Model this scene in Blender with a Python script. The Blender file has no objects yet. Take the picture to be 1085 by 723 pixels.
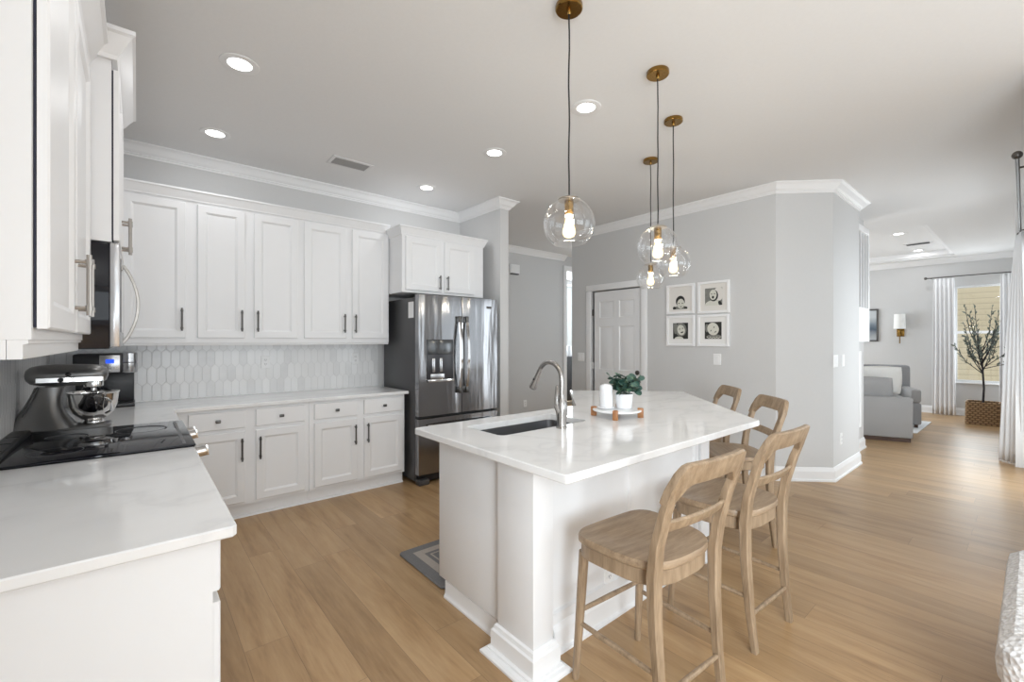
import bpy, bmesh, math, random
from mathutils import Vector, Matrix
random.seed(7)
PI = math.pi
scene = bpy.context.scene
COL = scene.collection

# ------------------------------------------------------------------ camera
cam_d = bpy.data.cameras.new('camera'); cam = bpy.data.objects.new('camera', cam_d); COL.objects.link(cam)
cam_d.sensor_width = 36; cam_d.lens = 469.5 / 1085 * 36
cam_d.clip_start = 0.02; cam_d.clip_end = 100
cam.location = (0, 0, 1.41)
cam.rotation_euler = (PI / 2, 0, math.radians(49.745) - PI / 2)
scene.camera = cam

# ------------------------------------------------------------------ world, lights, exposure
scene.view_settings.view_transform = 'Standard'
scene.view_settings.look = 'None'
scene.view_settings.exposure = 0.1
scene.view_settings.gamma = 1.0
scene.view_settings.use_curve_mapping = False
scene.cycles.max_bounces = 10
scene.cycles.diffuse_bounces = 6
scene.cycles.glossy_bounces = 5
scene.cycles.transparent_max_bounces = 16
scene.cycles.sample_clamp_indirect = 6
scene.cycles.use_denoising = True
w = bpy.data.worlds.new('daylight'); scene.world = w; w.use_nodes = True
w.node_tree.nodes['Background'].inputs[0].default_value = (0.90, 0.95, 1.0, 1)
w.node_tree.nodes['Background'].inputs[1].default_value = 1.4

def area(name, loc, direction, sx, sy, power, col=(1, 1, 1), shape='RECTANGLE'):
    d = bpy.data.lights.new(name, 'AREA'); d.shape = shape; d.size = sx; d.size_y = sy
    d.energy = power; d.color = col
    o = bpy.data.objects.new(name, d); COL.objects.link(o); o.location = loc
    o.rotation_euler = Vector(direction).to_track_quat('-Z', 'Y').to_euler()
    return o
DAY = (0.865, 0.945, 1.0)
area('window_light_breakfast', (1.75, -5.36, 1.45), (0, 1, 0), 3.6, 2.1, 45, DAY)
area('window_light_side', (3.78, -1.5, 1.45), (-1, 0, 0), 2.2, 2.1, 16, DAY)
area('added_fill_left', (-0.44, -2.05, 1.45), (1, 0, 0), 2.1, 1.8, 200, DAY)  # unseen fill lamp, added to brighten the faces turned left
area('window_light_slider', (6.55, -0.10, 1.2), (0, 1, 0), 1.25, 2.2, 26, DAY)
area('window_light_living', (11.86, 0.66, 1.55), (-1, 0, 0), 0.6, 1.7, 20, DAY)
area('window_light_dining', (8.15, 7.85, 1.8), (0, -1, 0), 3.0, 2.1, 170, DAY)
area('unseen_lamp_living_rear', (9.6, 5.85, 1.5), (0, -1, 0), 3.0, 2.0, 150, DAY)  # unseen lamp before the solid rear wall, which has no window

# ------------------------------------------------------------------ materials
def new_mat(name):
    m = bpy.data.materials.new(name); m.use_nodes = True
    nt = m.node_tree; b = nt.nodes['Principled BSDF']
    return m, nt, b
def N(nt, t, **kw):
    n = nt.nodes.new(t)
    for k, v in kw.items(): setattr(n, k, v)
    return n
def plug(nt, sock, v):
    if isinstance(v, bpy.types.NodeSocket): nt.links.new(v, sock)
    else: sock.default_value = v
def mth(nt, op, a, b=None, c=None):
    n = N(nt, 'ShaderNodeMath', operation=op); plug(nt, n.inputs[0], a)
    if b is not None: plug(nt, n.inputs[1], b)
    if c is not None: plug(nt, n.inputs[2], c)
    return n.outputs[0]
def mixc(nt, f, a, b):
    n = N(nt, 'ShaderNodeMix', data_type='RGBA')
    plug(nt, n.inputs[0], f); plug(nt, n.inputs[6], a); plug(nt, n.inputs[7], b)
    return n.outputs[2]
def ramp(nt, f, stops):
    n = N(nt, 'ShaderNodeValToRGB'); el = n.color_ramp.elements
    while len(el) < len(stops): el.new(0.5)
    for e, (p, c) in zip(el, stops): e.position = p; e.color = c if len(c) == 4 else (*c, 1)
    nt.links.new(f, n.inputs[0]); return n.outputs[0]
def c4(c): return (*c, 1)
def pos(nt): return N(nt, 'ShaderNodeNewGeometry').outputs['Position']
def objco(nt): return N(nt, 'ShaderNodeTexCoord').outputs['Object']
def noise(nt, vec, scale, detail=3, stretch=None):
    if stretch:
        mp = N(nt, 'ShaderNodeMapping'); nt.links.new(vec, mp.inputs[0]); mp.inputs['Scale'].default_value = stretch; vec = mp.outputs[0]
    n = N(nt, 'ShaderNodeTexNoise'); nt.links.new(vec, n.inputs['Vector'])
    n.inputs['Scale'].default_value = scale; n.inputs['Detail'].default_value = detail
    return n.outputs[0]
def bump(nt, b, h, strength, dist):
    n = N(nt, 'ShaderNodeBump'); n.inputs['Strength'].default_value = strength; n.inputs['Distance'].default_value = dist
    nt.links.new(h, n.inputs['Height']); nt.links.new(n.outputs[0], b.inputs['Normal'])

def simple(name, col, rough=0.5, metal=0.0, var=0.05, scale=12, bstr=0.0, bdist=0.001, stretch=None, spec=0.5):
    m, nt, b = new_mat(name)
    f = noise(nt, objco(nt), scale, 3, stretch)
    lo = tuple(max(0, x * (1 - var)) for x in col); hi = tuple(min(1, x * (1 + var)) for x in col)
    plug(nt, b.inputs['Base Color'], mixc(nt, f, c4(lo), c4(hi)))
    b.inputs['Roughness'].default_value = rough; b.inputs['Metallic'].default_value = metal
    b.inputs['Specular IOR Level'].default_value = spec
    if bstr: bump(nt, b, f, bstr, bdist)
    return m

WALL = simple('wall_paint_grey', (0.612, 0.61, 0.608), 0.7, var=0.02, scale=60, bstr=0.15, bdist=0.0006)
CEIL = simple('ceiling_paint', (0.78, 0.78, 0.78), 0.85, var=0.02, scale=45, bstr=0.3, bdist=0.0015)
TRIM = simple('trim_white', (0.86, 0.86, 0.865), 0.35, var=0.01)
CAB = simple('cabinet_white_lacquer', (0.81, 0.812, 0.82), 0.42, var=0.01)
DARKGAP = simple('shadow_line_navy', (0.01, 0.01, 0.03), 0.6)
NICKEL = simple('brushed_nickel', (0.42, 0.39, 0.36), 0.32, 1.0, scale=80, stretch=(1, 1, 0.1))
PEWTER = simple('dark_pewter', (0.14, 0.135, 0.13), 0.35, 1.0)
BLACK = simple('black_plastic', (0.012, 0.012, 0.014), 0.35)
GLOSSBLACK = simple('black_gloss', (0.006, 0.006, 0.010), 0.05, spec=0.28)
CHROME = simple('polished_steel', (0.72, 0.71, 0.70), 0.09, 1.0)
BRASS = simple('aged_brass', (0.30, 0.175, 0.05), 0.24, 1.0, var=0.2, scale=25)
PLATE = simple('switch_plate_white', (0.85, 0.85, 0.85), 0.4)
SLOT = simple('dark_slot', (0.10, 0.10, 0.10), 0.6)
CERAMIC = simple('white_ceramic', (0.86, 0.87, 0.89), 0.3, bstr=0.1, scale=40)
MARBLE = simple('white_marble', (0.85, 0.86, 0.87), 0.2, var=0.04, scale=8)
FABRICW = simple('white_curtain_cloth', (0.84, 0.845, 0.86), 0.9, var=0.02, scale=200, bstr=0.2)
SOFAF = simple('sofa_grey_weave', (0.36, 0.352, 0.35), 0.95, var=0.18, scale=140, bstr=0.5, bdist=0.002)
SOFAD = simple('sofa_darker_grey', (0.30, 0.30, 0.31), 0.95, var=0.15, scale=140, bstr=0.5, bdist=0.002)
PILLOW = simple('pillow_off_white', (0.80, 0.78, 0.75), 0.95, var=0.05, scale=90, bstr=0.4, bdist=0.002)
DARKWOOD = simple('dark_walnut', (0.06, 0.025, 0.012), 0.4, var=0.3, scale=8, stretch=(1, 1, 8))
SOCKETB = simple('oxidised_metal', (0.45, 0.42, 0.38), 0.3, 1.0)
CORDM = simple('black_cloth_cord', (0.015, 0.015, 0.015), 0.8)
SOIL = simple('dark_soil', (0.03, 0.022, 0.015), 0.95, var=0.5, scale=60, bstr=0.6)
BARK = simple('olive_bark', (0.035, 0.03, 0.035), 0.9, var=0.4, scale=40, bstr=0.6)
OLIVE = simple('olive_leaf', (0.15, 0.18, 0.155), 0.6, var=0.4, scale=9)
RUGW = simple('pale_rug_pile', (0.74, 0.75, 0.77), 0.95, var=0.06, scale=60, bstr=0.5, bdist=0.003)
PHOTO_D = simple('print_black', (0.02, 0.02, 0.018), 0.5, var=0.4, scale=60)
PHOTO_M = simple('print_grey', (0.20, 0.20, 0.18), 0.5, var=0.4, scale=40)
PHOTO_L = simple('print_pale', (0.66, 0.65, 0.58), 0.5, var=0.08, scale=30)
MATB = simple('mat_board', (0.80, 0.79, 0.77), 0.8, var=0.01)
MATB2 = simple('mat_board_ivory', (0.74, 0.71, 0.67), 0.8, var=0.01)
ALU = simple('vent_white_metal', (0.72, 0.72, 0.72), 0.5)
VENTD = simple('vent_dark_inside', (0.10, 0.10, 0.10), 0.8)
FRSIDE = simple('fridge_side_grey', (0.085, 0.085, 0.088), 0.45, 0.3, var=0.06, scale=60)
MIXGREY = simple('mixer_grey_enamel', (0.22, 0.215, 0.21), 0.3, 0.6, var=0.06, scale=200)
SIDING = None

def emit(name, col, s):
    m, nt, b = new_mat(name)
    e = N(nt, 'ShaderNodeEmission'); e.inputs[0].default_value = c4(col); e.inputs[1].default_value = s
    nt.links.new(e.outputs[0], nt.nodes['Material Output'].inputs[0]); return m
LED = emit('downlight_lens', (1, 0.985, 0.96), 6)
FILAMENT = emit('glowing_filament', (1.0, 0.72, 0.30), 40)
DISPLAY = emit('blue_display', (0.03, 0.10, 0.9), 1.3)

def glassy(name, tint, lo, hi, rough=0.0):
    m, nt, b = new_mat(name)
    t = N(nt, 'ShaderNodeBsdfTransparent'); t.inputs[0].default_value = c4(tint)
    g = N(nt, 'ShaderNodeBsdfGlossy'); g.inputs['Roughness'].default_value = rough
    g.inputs[0].default_value = (1, 1, 1, 1)
    lw = N(nt, 'ShaderNodeLayerWeight'); lw.inputs[0].default_value = 0.35
    p = mth(nt, 'POWER', lw.outputs['Facing'], 3.0)
    f = mth(nt, 'MULTIPLY_ADD', p, hi - lo, lo)
    mx = N(nt, 'ShaderNodeMixShader'); nt.links.new(f, mx.inputs[0]); nt.links.new(t.outputs[0], mx.inputs[1]); nt.links.new(g.outputs[0], mx.inputs[2])
    nt.links.new(mx.outputs[0], nt.nodes['Material Output'].inputs[0]); return m
GLASS = glassy('clear_globe_glass', (0.985, 0.985, 0.985), 0.055, 0.85)
WGLASS = glassy('window_glass', (0.97, 0.98, 0.98), 0.04, 0.4)
def bulbglass():
    m, nt, b = new_mat('lit_bulb_glass')
    t = N(nt, 'ShaderNodeBsdfTransparent'); t.inputs[0].default_value = (1, 0.93, 0.8, 1)
    e = N(nt, 'ShaderNodeEmission'); e.inputs[0].default_value = (1.0, 0.80, 0.46, 1)
    lw = N(nt, 'ShaderNodeLayerWeight'); lw.inputs[0].default_value = 0.5
    e.inputs[1].default_value = 3.2
    f = mth(nt, 'MULTIPLY_ADD', mth(nt, 'SUBTRACT', 1.0, lw.outputs['Facing']), 0.55, 0.35)
    mx = N(nt, 'ShaderNodeMixShader'); nt.links.new(f, mx.inputs[0]); nt.links.new(t.outputs[0], mx.inputs[1]); nt.links.new(e.outputs[0], mx.inputs[2])
    nt.links.new(mx.outputs[0], nt.nodes['Material Output'].inputs[0]); return m
BULB = bulbglass()

def steel(name, col, rough, wave=True):
    m, nt, b = new_mat(name)
    co = objco(nt)
    f = noise(nt, co, 300, 2, (1, 1, 0.01))
    plug(nt, b.inputs['Base Color'], mixc(nt, f, c4(tuple(x * 0.93 for x in col)), c4(col)))
    b.inputs['Metallic'].default_value = 1.0; b.inputs['Roughness'].default_value = rough
    if wave: bump(nt, b, noise(nt, co, 1.0, 2, (7, 7, 0.9)), 0.5, 0.016)
    return m
STEEL = steel('stainless_door', (0.31, 0.31, 0.32), 0.15)
STEELB = steel('stainless_plain', (0.52, 0.52, 0.53), 0.24, False)
SINKM = steel('sink_satin_steel', (0.33, 0.33, 0.34), 0.3, False)

def wood(name, a, b_, rough, stretch, scale=4.0):
    m, nt, b = new_mat(name)
    co = objco(nt)
    f1 = noise(nt, co, scale, 6, stretch)
    f2 = noise(nt, co, scale * 5, 3, stretch)
    f = mth(nt, 'MULTIPLY_ADD', f2, 0.35, mth(nt, 'MULTIPLY', f1, 0.75))
    plug(nt, b.inputs['Base Color'], ramp(nt, f, [(0.33, a), (0.72, b_)]))
    b.inputs['Roughness'].default_value = rough
    bump(nt, b, f2, 0.12, 0.001)
    return m
STOOLW = wood('weathered_oak', (0.20, 0.135, 0.08), (0.415, 0.303, 0.20), 0.42, (9, 9, 1.0))
STOOLS = wood('weathered_oak_seat', (0.21, 0.14, 0.085), (0.39, 0.28, 0.18), 0.36, (1.2, 9, 9))
TRAYW = wood('warm_oak_foot', (0.27, 0.10, 0.035), (0.48, 0.23, 0.09), 0.45, (6, 6, 1))

def floor_mat():
    m, nt, b = new_mat('oak_plank_floor')
    sx = N(nt, 'ShaderNodeSeparateXYZ'); nt.links.new(pos(nt), sx.inputs[0])
    x, y = sx.outputs[0], sx.outputs[1]
    W, L = 0.185, 1.5
    xr = mth(nt, 'DIVIDE', x, W); row = mth(nt, 'FLOOR', xr)
    wn = N(nt, 'ShaderNodeTexWhiteNoise', noise_dimensions='1D'); nt.links.new(row, wn.inputs['W'])
    yr = mth(nt, 'ADD', mth(nt, 'DIVIDE', y, L), mth(nt, 'MULTIPLY', wn.outputs['Value'], 7.3)); idx = mth(nt, 'FLOOR', yr)
    cb = N(nt, 'ShaderNodeCombineXYZ'); nt.links.new(row, cb.inputs[0]); nt.links.new(idx, cb.inputs[1])
    wn2 = N(nt, 'ShaderNodeTexWhiteNoise', noise_dimensions='3D'); nt.links.new(cb.outputs[0], wn2.inputs['Vector'])
    r = wn2.outputs['Value']
    gc = N(nt, 'ShaderNodeCombineXYZ')
    nt.links.new(mth(nt, 'MULTIPLY', x, 1.0), gc.inputs[0]); nt.links.new(mth(nt, 'MULTIPLY', y, 0.09), gc.inputs[1]); nt.links.new(mth(nt, 'MULTIPLY', r, 40.0), gc.inputs[2])
    n1 = N(nt, 'ShaderNodeTexNoise'); nt.links.new(gc.outputs[0], n1.inputs['Vector']); n1.inputs['Scale'].default_value = 14; n1.inputs['Detail'].default_value = 6; n1.inputs['Distortion'].default_value = 0.6
    n2 = N(nt, 'ShaderNodeTexNoise'); nt.links.new(gc.outputs[0], n2.inputs['Vector']); n2.inputs['Scale'].default_value = 90; n2.inputs['Detail'].default_value = 3
    g = mth(nt, 'ADD', mth(nt, 'MULTIPLY', n1.outputs[0], 0.7), mth(nt, 'MULTIPLY', n2.outputs[0], 0.3))
    base = ramp(nt, g, [(0.28, (0.275, 0.160, 0.072)), (0.46, (0.40, 0.25, 0.122)), (0.66, (0.48, 0.318, 0.168))])
    tone = mth(nt, 'MULTIPLY_ADD', r, 0.22, 0.89)
    mulc = N(nt, 'ShaderNodeVectorMath', operation='SCALE'); nt.links.new(base, mulc.inputs[0]); nt.links.new(tone, mulc.inputs['Scale'])
    # small knots
    kc = N(nt, 'ShaderNodeCombineXYZ'); nt.links.new(mth(nt, 'MULTIPLY', x, 1.0), kc.inputs[0]); nt.links.new(mth(nt, 'MULTIPLY', y, 0.35), kc.inputs[1])
    vo = N(nt, 'ShaderNodeTexVoronoi'); nt.links.new(kc.outputs[0], vo.inputs['Vector']); vo.inputs['Scale'].default_value = 2.6
    kn = N(nt, 'ShaderNodeMapRange'); nt.links.new(vo.outputs['Distance'], kn.inputs[0]); kn.inputs[1].default_value = 0.02; kn.inputs[2].default_value = 0.11; kn.inputs[3].default_value = 0.6; kn.inputs[4].default_value = 0.0
    col = mixc(nt, kn.outputs[0], mulc.outputs[0], (0.14, 0.07, 0.03, 1))
    fx = mth(nt, 'FRACT', xr); fy = mth(nt, 'FRACT', yr)
    ex = mth(nt, 'MULTIPLY', mth(nt, 'MINIMUM', fx, mth(nt, 'SUBTRACT', 1.0, fx)), W)
    ey = mth(nt, 'MULTIPLY', mth(nt, 'MINIMUM', fy, mth(nt, 'SUBTRACT', 1.0, fy)), L)
    seam = mth(nt, 'LESS_THAN', mth(nt, 'MINIMUM', ex, ey), 0.0011)
    col = mixc(nt, mth(nt, 'MULTIPLY', seam, 0.55), col, (0.10, 0.055, 0.03, 1))
    plug(nt, b.inputs['Base Color'], col)
    plug(nt, b.inputs['Roughness'], mth(nt, 'MULTIPLY_ADD', n2.outputs[0], 0.16, 0.27))
    bump(nt, b, g, 0.12, 0.0012)
    return m
FLOORM = floor_mat()

def quartz():
    m, nt, b = new_mat('white_quartz')
    p = pos(nt)
    d = noise(nt, p, 1.3, 5)
    v = N(nt, 'ShaderNodeVectorMath', operation='MULTIPLY_ADD'); nt.links.new(p, v.inputs[0]); v.inputs[1].default_value = (1, 1.6, 1)
    cc = N(nt, 'ShaderNodeCombineXYZ')
    for k in range(3): nt.links.new(mth(nt, 'MULTIPLY', d, 0.9), cc.inputs[k])
    nt.links.new(cc.outputs[0], v.inputs[2])
    n = noise(nt, v.outputs[0], 1.5, 7)
    a = mth(nt, 'ABSOLUTE', mth(nt, 'SUBTRACT', n, 0.5))
    vein = ramp(nt, a, [(0.0, (0.74, 0.74, 0.745)), (0.03, (0.80, 0.80, 0.80)), (0.15, (0.84, 0.84, 0.84))])
    plug(nt, b.inputs['Base Color'], vein)
    b.inputs['Roughness'].default_value = 0.09
    return m
QUARTZ = quartz()

def picket(axis):
    m, nt, b = new_mat('marble_picket_tile_' + axis)
    sx = N(nt, 'ShaderNodeSeparateXYZ'); nt.links.new(pos(nt), sx.inputs[0])
    u = sx.outputs[0 if axis == 'x' else 1]; v = mth(nt, 'SUBTRACT', sx.outputs[2], 0.985)
    W, P, S, G = 0.062, 0.138, 1.0, 0.0014
    hh = P / 2 + S * W / 4
    def cell(du, dv):
        uu = mth(nt, 'ADD', u, du); vv = mth(nt, 'ADD', v, dv)
        iu = mth(nt, 'ROUND', mth(nt, 'DIVIDE', uu, W)); iv = mth(nt, 'ROUND', mth(nt, 'DIVIDE', vv, 2 * P))
        lu = mth(nt, 'ABSOLUTE', mth(nt, 'SUBTRACT', uu, mth(nt, 'MULTIPLY', iu, W)))
        lv = mth(nt, 'ABSOLUTE', mth(nt, 'SUBTRACT', vv, mth(nt, 'MULTIPLY', iv, 2 * P)))
        d1 = mth(nt, 'SUBTRACT', lu, W / 2 - G)
        d2 = mth(nt, 'SUBTRACT', mth(nt, 'MULTIPLY_ADD', lu, S, lv), hh - G)
        return mth(nt, 'MAXIMUM', d1, d2), iu, iv
    da, ia, ja = cell(0, 0); db, ib, jb = cell(W / 2, P)
    d = mth(nt, 'MINIMUM', da, db); isa = mth(nt, 'LESS_THAN', da, db)
    cb = N(nt, 'ShaderNodeCombineXYZ')
    def sel(a_, b_): return mth(nt, 'ADD', mth(nt, 'MULTIPLY', a_, isa), mth(nt, 'MULTIPLY', b_, mth(nt, 'SUBTRACT', 1.0, isa)))
    nt.links.new(sel(ia, ib), cb.inputs[0]); nt.links.new(sel(ja, jb), cb.inputs[1]); nt.links.new(isa, cb.inputs[2])
    wn = N(nt, 'ShaderNodeTexWhiteNoise', noise_dimensions='3D'); nt.links.new(cb.outputs[0], wn.inputs['Vector'])
    r = wn.outputs['Value']
    mar = noise(nt, pos(nt), 9, 5)
    t = mth(nt, 'MULTIPLY_ADD', r, 0.6, mth(nt, 'MULTIPLY', mar, 0.4))
    col = ramp(nt, t, [(0.08, (0.70, 0.70, 0.705)), (0.35, (0.80, 0.80, 0.80)), (0.85, (0.86, 0.86, 0.86))])
    gr = mth(nt, 'GREATER_THAN', d, 0.0)
    plug(nt, b.inputs['Base Color'], mixc(nt, gr, col, (0.60, 0.60, 0.60, 1)))
    plug(nt, b.inputs['Roughness'], mth(nt, 'MULTIPLY_ADD', gr, 0.5, 0.16))
    h = N(nt, 'ShaderNodeMapRange'); nt.links.new(d, h.inputs[0]); h.inputs[1].default_value = -0.004; h.inputs[2].default_value = 0.0005; h.inputs[3].default_value = 1; h.inputs[4].default_value = 0
    bump(nt, b, h.outputs[0], 0.5, 0.0015)
    return m
TILEX, TILEY = picket('x'), picket('y')

def siding_mat():
    m, nt, b = new_mat('tan_lap_siding')
    sx = N(nt, 'ShaderNodeSeparateXYZ'); nt.links.new(pos(nt), sx.inputs[0])
    f = mth(nt, 'FRACT', mth(nt, 'DIVIDE', sx.outputs[2], 0.115))
    plug(nt, b.inputs['Base Color'], ramp(nt, f, [(0.0, (0.42, 0.34, 0.21)), (0.10, (0.74, 0.64, 0.45)), (1.0, (0.78, 0.68, 0.49))]))
    b.inputs['Roughness'].default_value = 0.8
    return m
SIDING = siding_mat()
def basket_mat():
    m, nt, b = new_mat('woven_seagrass')
    sx = N(nt, 'ShaderNodeSeparateXYZ'); nt.links.new(objco(nt), sx.inputs[0])
    zz = mth(nt, 'MULTIPLY', sx.outputs[2], 28.0); row = mth(nt, 'FLOOR', zz)
    h = mth(nt, 'ADD', mth(nt, 'MULTIPLY', mth(nt, 'ADD', sx.outputs[0], sx.outputs[1]), 16.0), mth(nt, 'MULTIPLY', row, 0.5))
    a = mth(nt, 'ABSOLUTE', mth(nt, 'SINE', mth(nt, 'MULTIPLY', h, PI))); c = mth(nt, 'SINE', mth(nt, 'MULTIPLY', mth(nt, 'FRACT', zz), PI))
    f = mth(nt, 'MULTIPLY', a, c)
    plug(nt, b.inputs['Base Color'], ramp(nt, f, [(0.0, (0.10, 0.055, 0.025)), (0.6, (0.36, 0.23, 0.12))]))
    b.inputs['Roughness'].default_value = 0.8; bump(nt, b, f, 0.8, 0.006)
    return m
BASKET = basket_mat()
def leaf_mat():
    m, nt, b = new_mat('eucalyptus_leaf')
    f = noise(nt, objco(nt), 28, 2)
    plug(nt, b.inputs['Base Color'], ramp(nt, f, [(0.35, (0.016, 0.045, 0.025)), (0.52, (0.035, 0.095, 0.08)), (0.68, (0.10, 0.17, 0.10))]))
    b.inputs['Roughness'].default_value = 0.5; return m
LEAF = leaf_mat()
def knit_mat():
    m, nt, b = new_mat('chunky_boucle')
    p = objco(nt)
    v = N(nt, 'ShaderNodeTexVoronoi'); nt.links.new(p, v.inputs['Vector']); v.inputs['Scale'].default_value = 55
    plug(nt, b.inputs['Base Color'], ramp(nt, v.outputs['Distance'], [(0.0, (0.80, 0.79, 0.78)), (0.8, (0.62, 0.61, 0.61))]))
    b.inputs['Roughness'].default_value = 0.95; bump(nt, b, v.outputs['Distance'], 0.8, 0.01)
    return m
KNIT = knit_mat()
def mat_rug():
    return [simple('mat_grey_band', (0.16, 0.155, 0.155), 0.9, var=0.25, scale=180, bstr=0.4),
            simple('mat_beige_band', (0.36, 0.32, 0.28), 0.9, var=0.2, scale=180, bstr=0.4)]
def art_mat():
    m, nt, b = new_mat('seascape_print')
    sx = N(nt, 'ShaderNodeSeparateXYZ'); nt.links.new(pos(nt), sx.inputs[0])
    z = mth(nt, 'ADD', sx.outputs[2], mth(nt, 'MULTIPLY', noise(nt, pos(nt), 4, 4), 0.18))
    f = mth(nt, 'DIVIDE', mth(nt, 'SUBTRACT', z, 1.45), 0.7)
    plug(nt, b.inputs['Base Color'], ramp(nt, f, [(0.1, (0.45, 0.47, 0.48)), (0.42, (0.07, 0.10, 0.14)), (0.55, (0.16, 0.20, 0.24)), (0.8, (0.55, 0.58, 0.6))]))
    return m

# ------------------------------------------------------------------ mesh building
class MB:
    def __init__(s, M=None, world=True):
        s.bm = bmesh.new(); s.M = M or Matrix(); s.world = world; s.mi = 0
    def v(s, p): return s.bm.verts.new(s.M @ Vector(p))
    def face(s, vs):
        try:
            f = s.bm.faces.new(vs); f.material_index = s.mi; f.smooth = True; return f
        except ValueError: return None
    def box(s, x0, x1, y0, y1, z0, z1, b=0.0):
        r = bmesh.ops.create_cube(s.bm, size=1.0); vs = r['verts']
        sx, sy, sz = abs(x1 - x0), abs(y1 - y0), abs(z1 - z0)
        for q in vs: q.co = Vector((q.co.x * sx + (x0 + x1) / 2, q.co.y * sy + (y0 + y1) / 2, q.co.z * sz + (z0 + z1) / 2))
        fs = list({f for q in vs for f in q.link_faces})
        if b > 0:
            es = list({e for q in vs for e in q.link_edges})
            r2 = bmesh.ops.bevel(s.bm, geom=es, offset=min(b, 0.45 * min(sx, sy, sz)), segments=2, affect='EDGES', profile=0.5)
            fs = [f for f in r2['faces'] if f.is_valid] + [f for f in fs if f.is_valid]
            vs = list({q for f in fs for q in f.verts})
        for f in fs: f.material_index = s.mi; f.smooth = True
        for q in vs: q.co = s.M @ q.co
        return s
    def rings(s, rings, cap0=True, cap1=True, closed=True):
        R = [[s.v(p) for p in r] for r in rings]; n = len(R[0])
        for a, b in zip(R, R[1:]):
            for i in range(n if closed else n - 1):
                j = (i + 1) % n; s.face([a[i], a[j], b[j], b[i]])
        if cap0: s.face(list(reversed(R[0])))
        if cap1: s.face(R[-1])
        return s
    def prism(s, poly, z0, z1, bev=0.0):
        if bev:
            def inset(k):
                out = []; n = len(poly)
                for i in range(n):
                    p0, p1, p2 = Vector(poly[i - 1]), Vector(poly[i]), Vector(poly[(i + 1) % n])
                    d1 = (p1 - p0).normalized(); d2 = (p2 - p1).normalized()
                    n1 = Vector((-d1.y, d1.x)); n2 = Vector((-d2.y, d2.x))
                    q = p1 + (n1 + n2) * k / max(0.3, 1 + n1.dot(n2)); out.append(q)
                return out
            i1 = inset(bev)
            s.rings([[(p[0], p[1], z0) for p in i1], [(p[0], p[1], z0 + bev) for p in poly], [(p[0], p[1], z1 - bev) for p in poly], [(p[0], p[1], z1) for p in i1]])
        else: s.rings([[(p[0], p[1], z0) for p in poly], [(p[0], p[1], z1) for p in poly]])
        return s
    def lathe(s, prof, c=(0, 0, 0), seg=24, cap0=False, cap1=False, sq=None):
        rs = []
        for r, z in prof:
            rs.append([(c[0] + r * math.cos(2 * PI * i / seg), c[1] + r * math.sin(2 * PI * i / seg), c[2] + z) for i in range(seg)])
        return s.rings(rs, cap0, cap1)
    def tube(s, pts, r, seg=10, caps=True):
        pts = [Vector(p) for p in pts]; n = len(pts)
        rr = r if isinstance(r, (list, tuple)) else [r] * n
        ref = None; rs = []
        for i in range(n):
            t = (pts[min(i + 1, n - 1)] - pts[max(i - 1, 0)]).normalized()
            if ref is None: ref = t.orthogonal().normalized()
            ref = (ref - t * ref.dot(t)).normalized(); bn = t.cross(ref)
            rs.append([pts[i] + (ref * math.cos(2 * PI * k / seg) + bn * math.sin(2 * PI * k / seg)) * rr[i] for k in range(seg)])
        return s.rings(rs, caps, caps)
    def bar(s, pts, ws, ts, side=(1, 0, 0)):
        pts = [Vector(p) for p in pts]; n = len(pts)
        ws = ws if isinstance(ws, (list, tuple)) else [ws] * n; ts = ts if isinstance(ts, (list, tuple)) else [ts] * n
        rs = []
        for i in range(n):
            t = (pts[min(i + 1, n - 1)] - pts[max(i - 1, 0)]).normalized()
            sd = Vector(side); sd = (sd - t * sd.dot(t)).normalized(); bn = t.cross(sd)
            a, b = ws[i] / 2, ts[i] / 2; k = 0.28 * min(a, b)
            o = [(a - k, -b), (a, -b + k), (a, b - k), (a - k, b), (-a + k, b), (-a, b - k), (-a, -b + k), (-a + k, -b)]
            rs.append([pts[i] + sd * x + bn * y for x, y in o])
        return s.rings(rs)
    def sweep(s, path, prof, caps=True):
        # path: plan points, room interior to the RIGHT of travel; prof: closed (out, z)
        P = [Vector(p) for p in path]; n = len(P); rs = []
        for i in range(n):
            d1 = (P[i] - P[i - 1]).normalized() if i else (P[1] - P[0]).normalized()
            d2 = (P[i + 1] - P[i]).normalized() if i < n - 1 else d1
            n1 = Vector((d1.y, -d1.x)); n2 = Vector((d2.y, -d2.x))
            k = (n1 + n2) / max(0.25, 1 + n1.dot(n2))
            rs.append([(P[i].x + k.x * o, P[i].y + k.y * o, z) for o, z in prof])
        return s.rings(rs, caps, caps)
    def sphere(s, c, rx, ry, rz, seg=16, rg=10):
        prof = []
        for j in range(rg + 1):
            a = -PI / 2 + PI * j / rg; prof.append((max(1e-4, math.cos(a)), math.sin(a)))
        rs = [[(c[0] + rx * r * math.cos(2 * PI * i / seg), c[1] + ry * r * math.sin(2 * PI * i / seg), c[2] + rz * z) for i in range(seg)] for r, z in prof]
        return s.rings(rs, True, True)
    def cushion(s, w_, h_, t_, n=12, pw=4.0):
        # soft box centred at origin: width x, height z, thickness y
        g = {}
        for sd in (-1, 1):
            for i in range(n + 1):
                for j in range(n + 1):
                    a, b = -1 + 2 * i / n, -1 + 2 * j / n
                    e = (1 - abs(a) ** pw) * (1 - abs(b) ** pw)
                    if sd == 1 and (i in (0, n) or j in (0, n)): g[sd, i, j] = g[-1, i, j]; continue
                    pin = 1 - 0.06 * (abs(a * b)) ** 0.5 * (1 - abs(abs(a) - abs(b)))
                    g[sd, i, j] = s.v((a * w_ / 2 * pin, sd * t_ / 2 * e ** 0.45, b * h_ / 2 * pin))
            for i in range(n):
                for j in range(n): s.face([g[sd, i, j], g[sd, i + 1, j], g[sd, i + 1, j + 1], g[sd, i, j + 1]])
        return s

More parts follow.
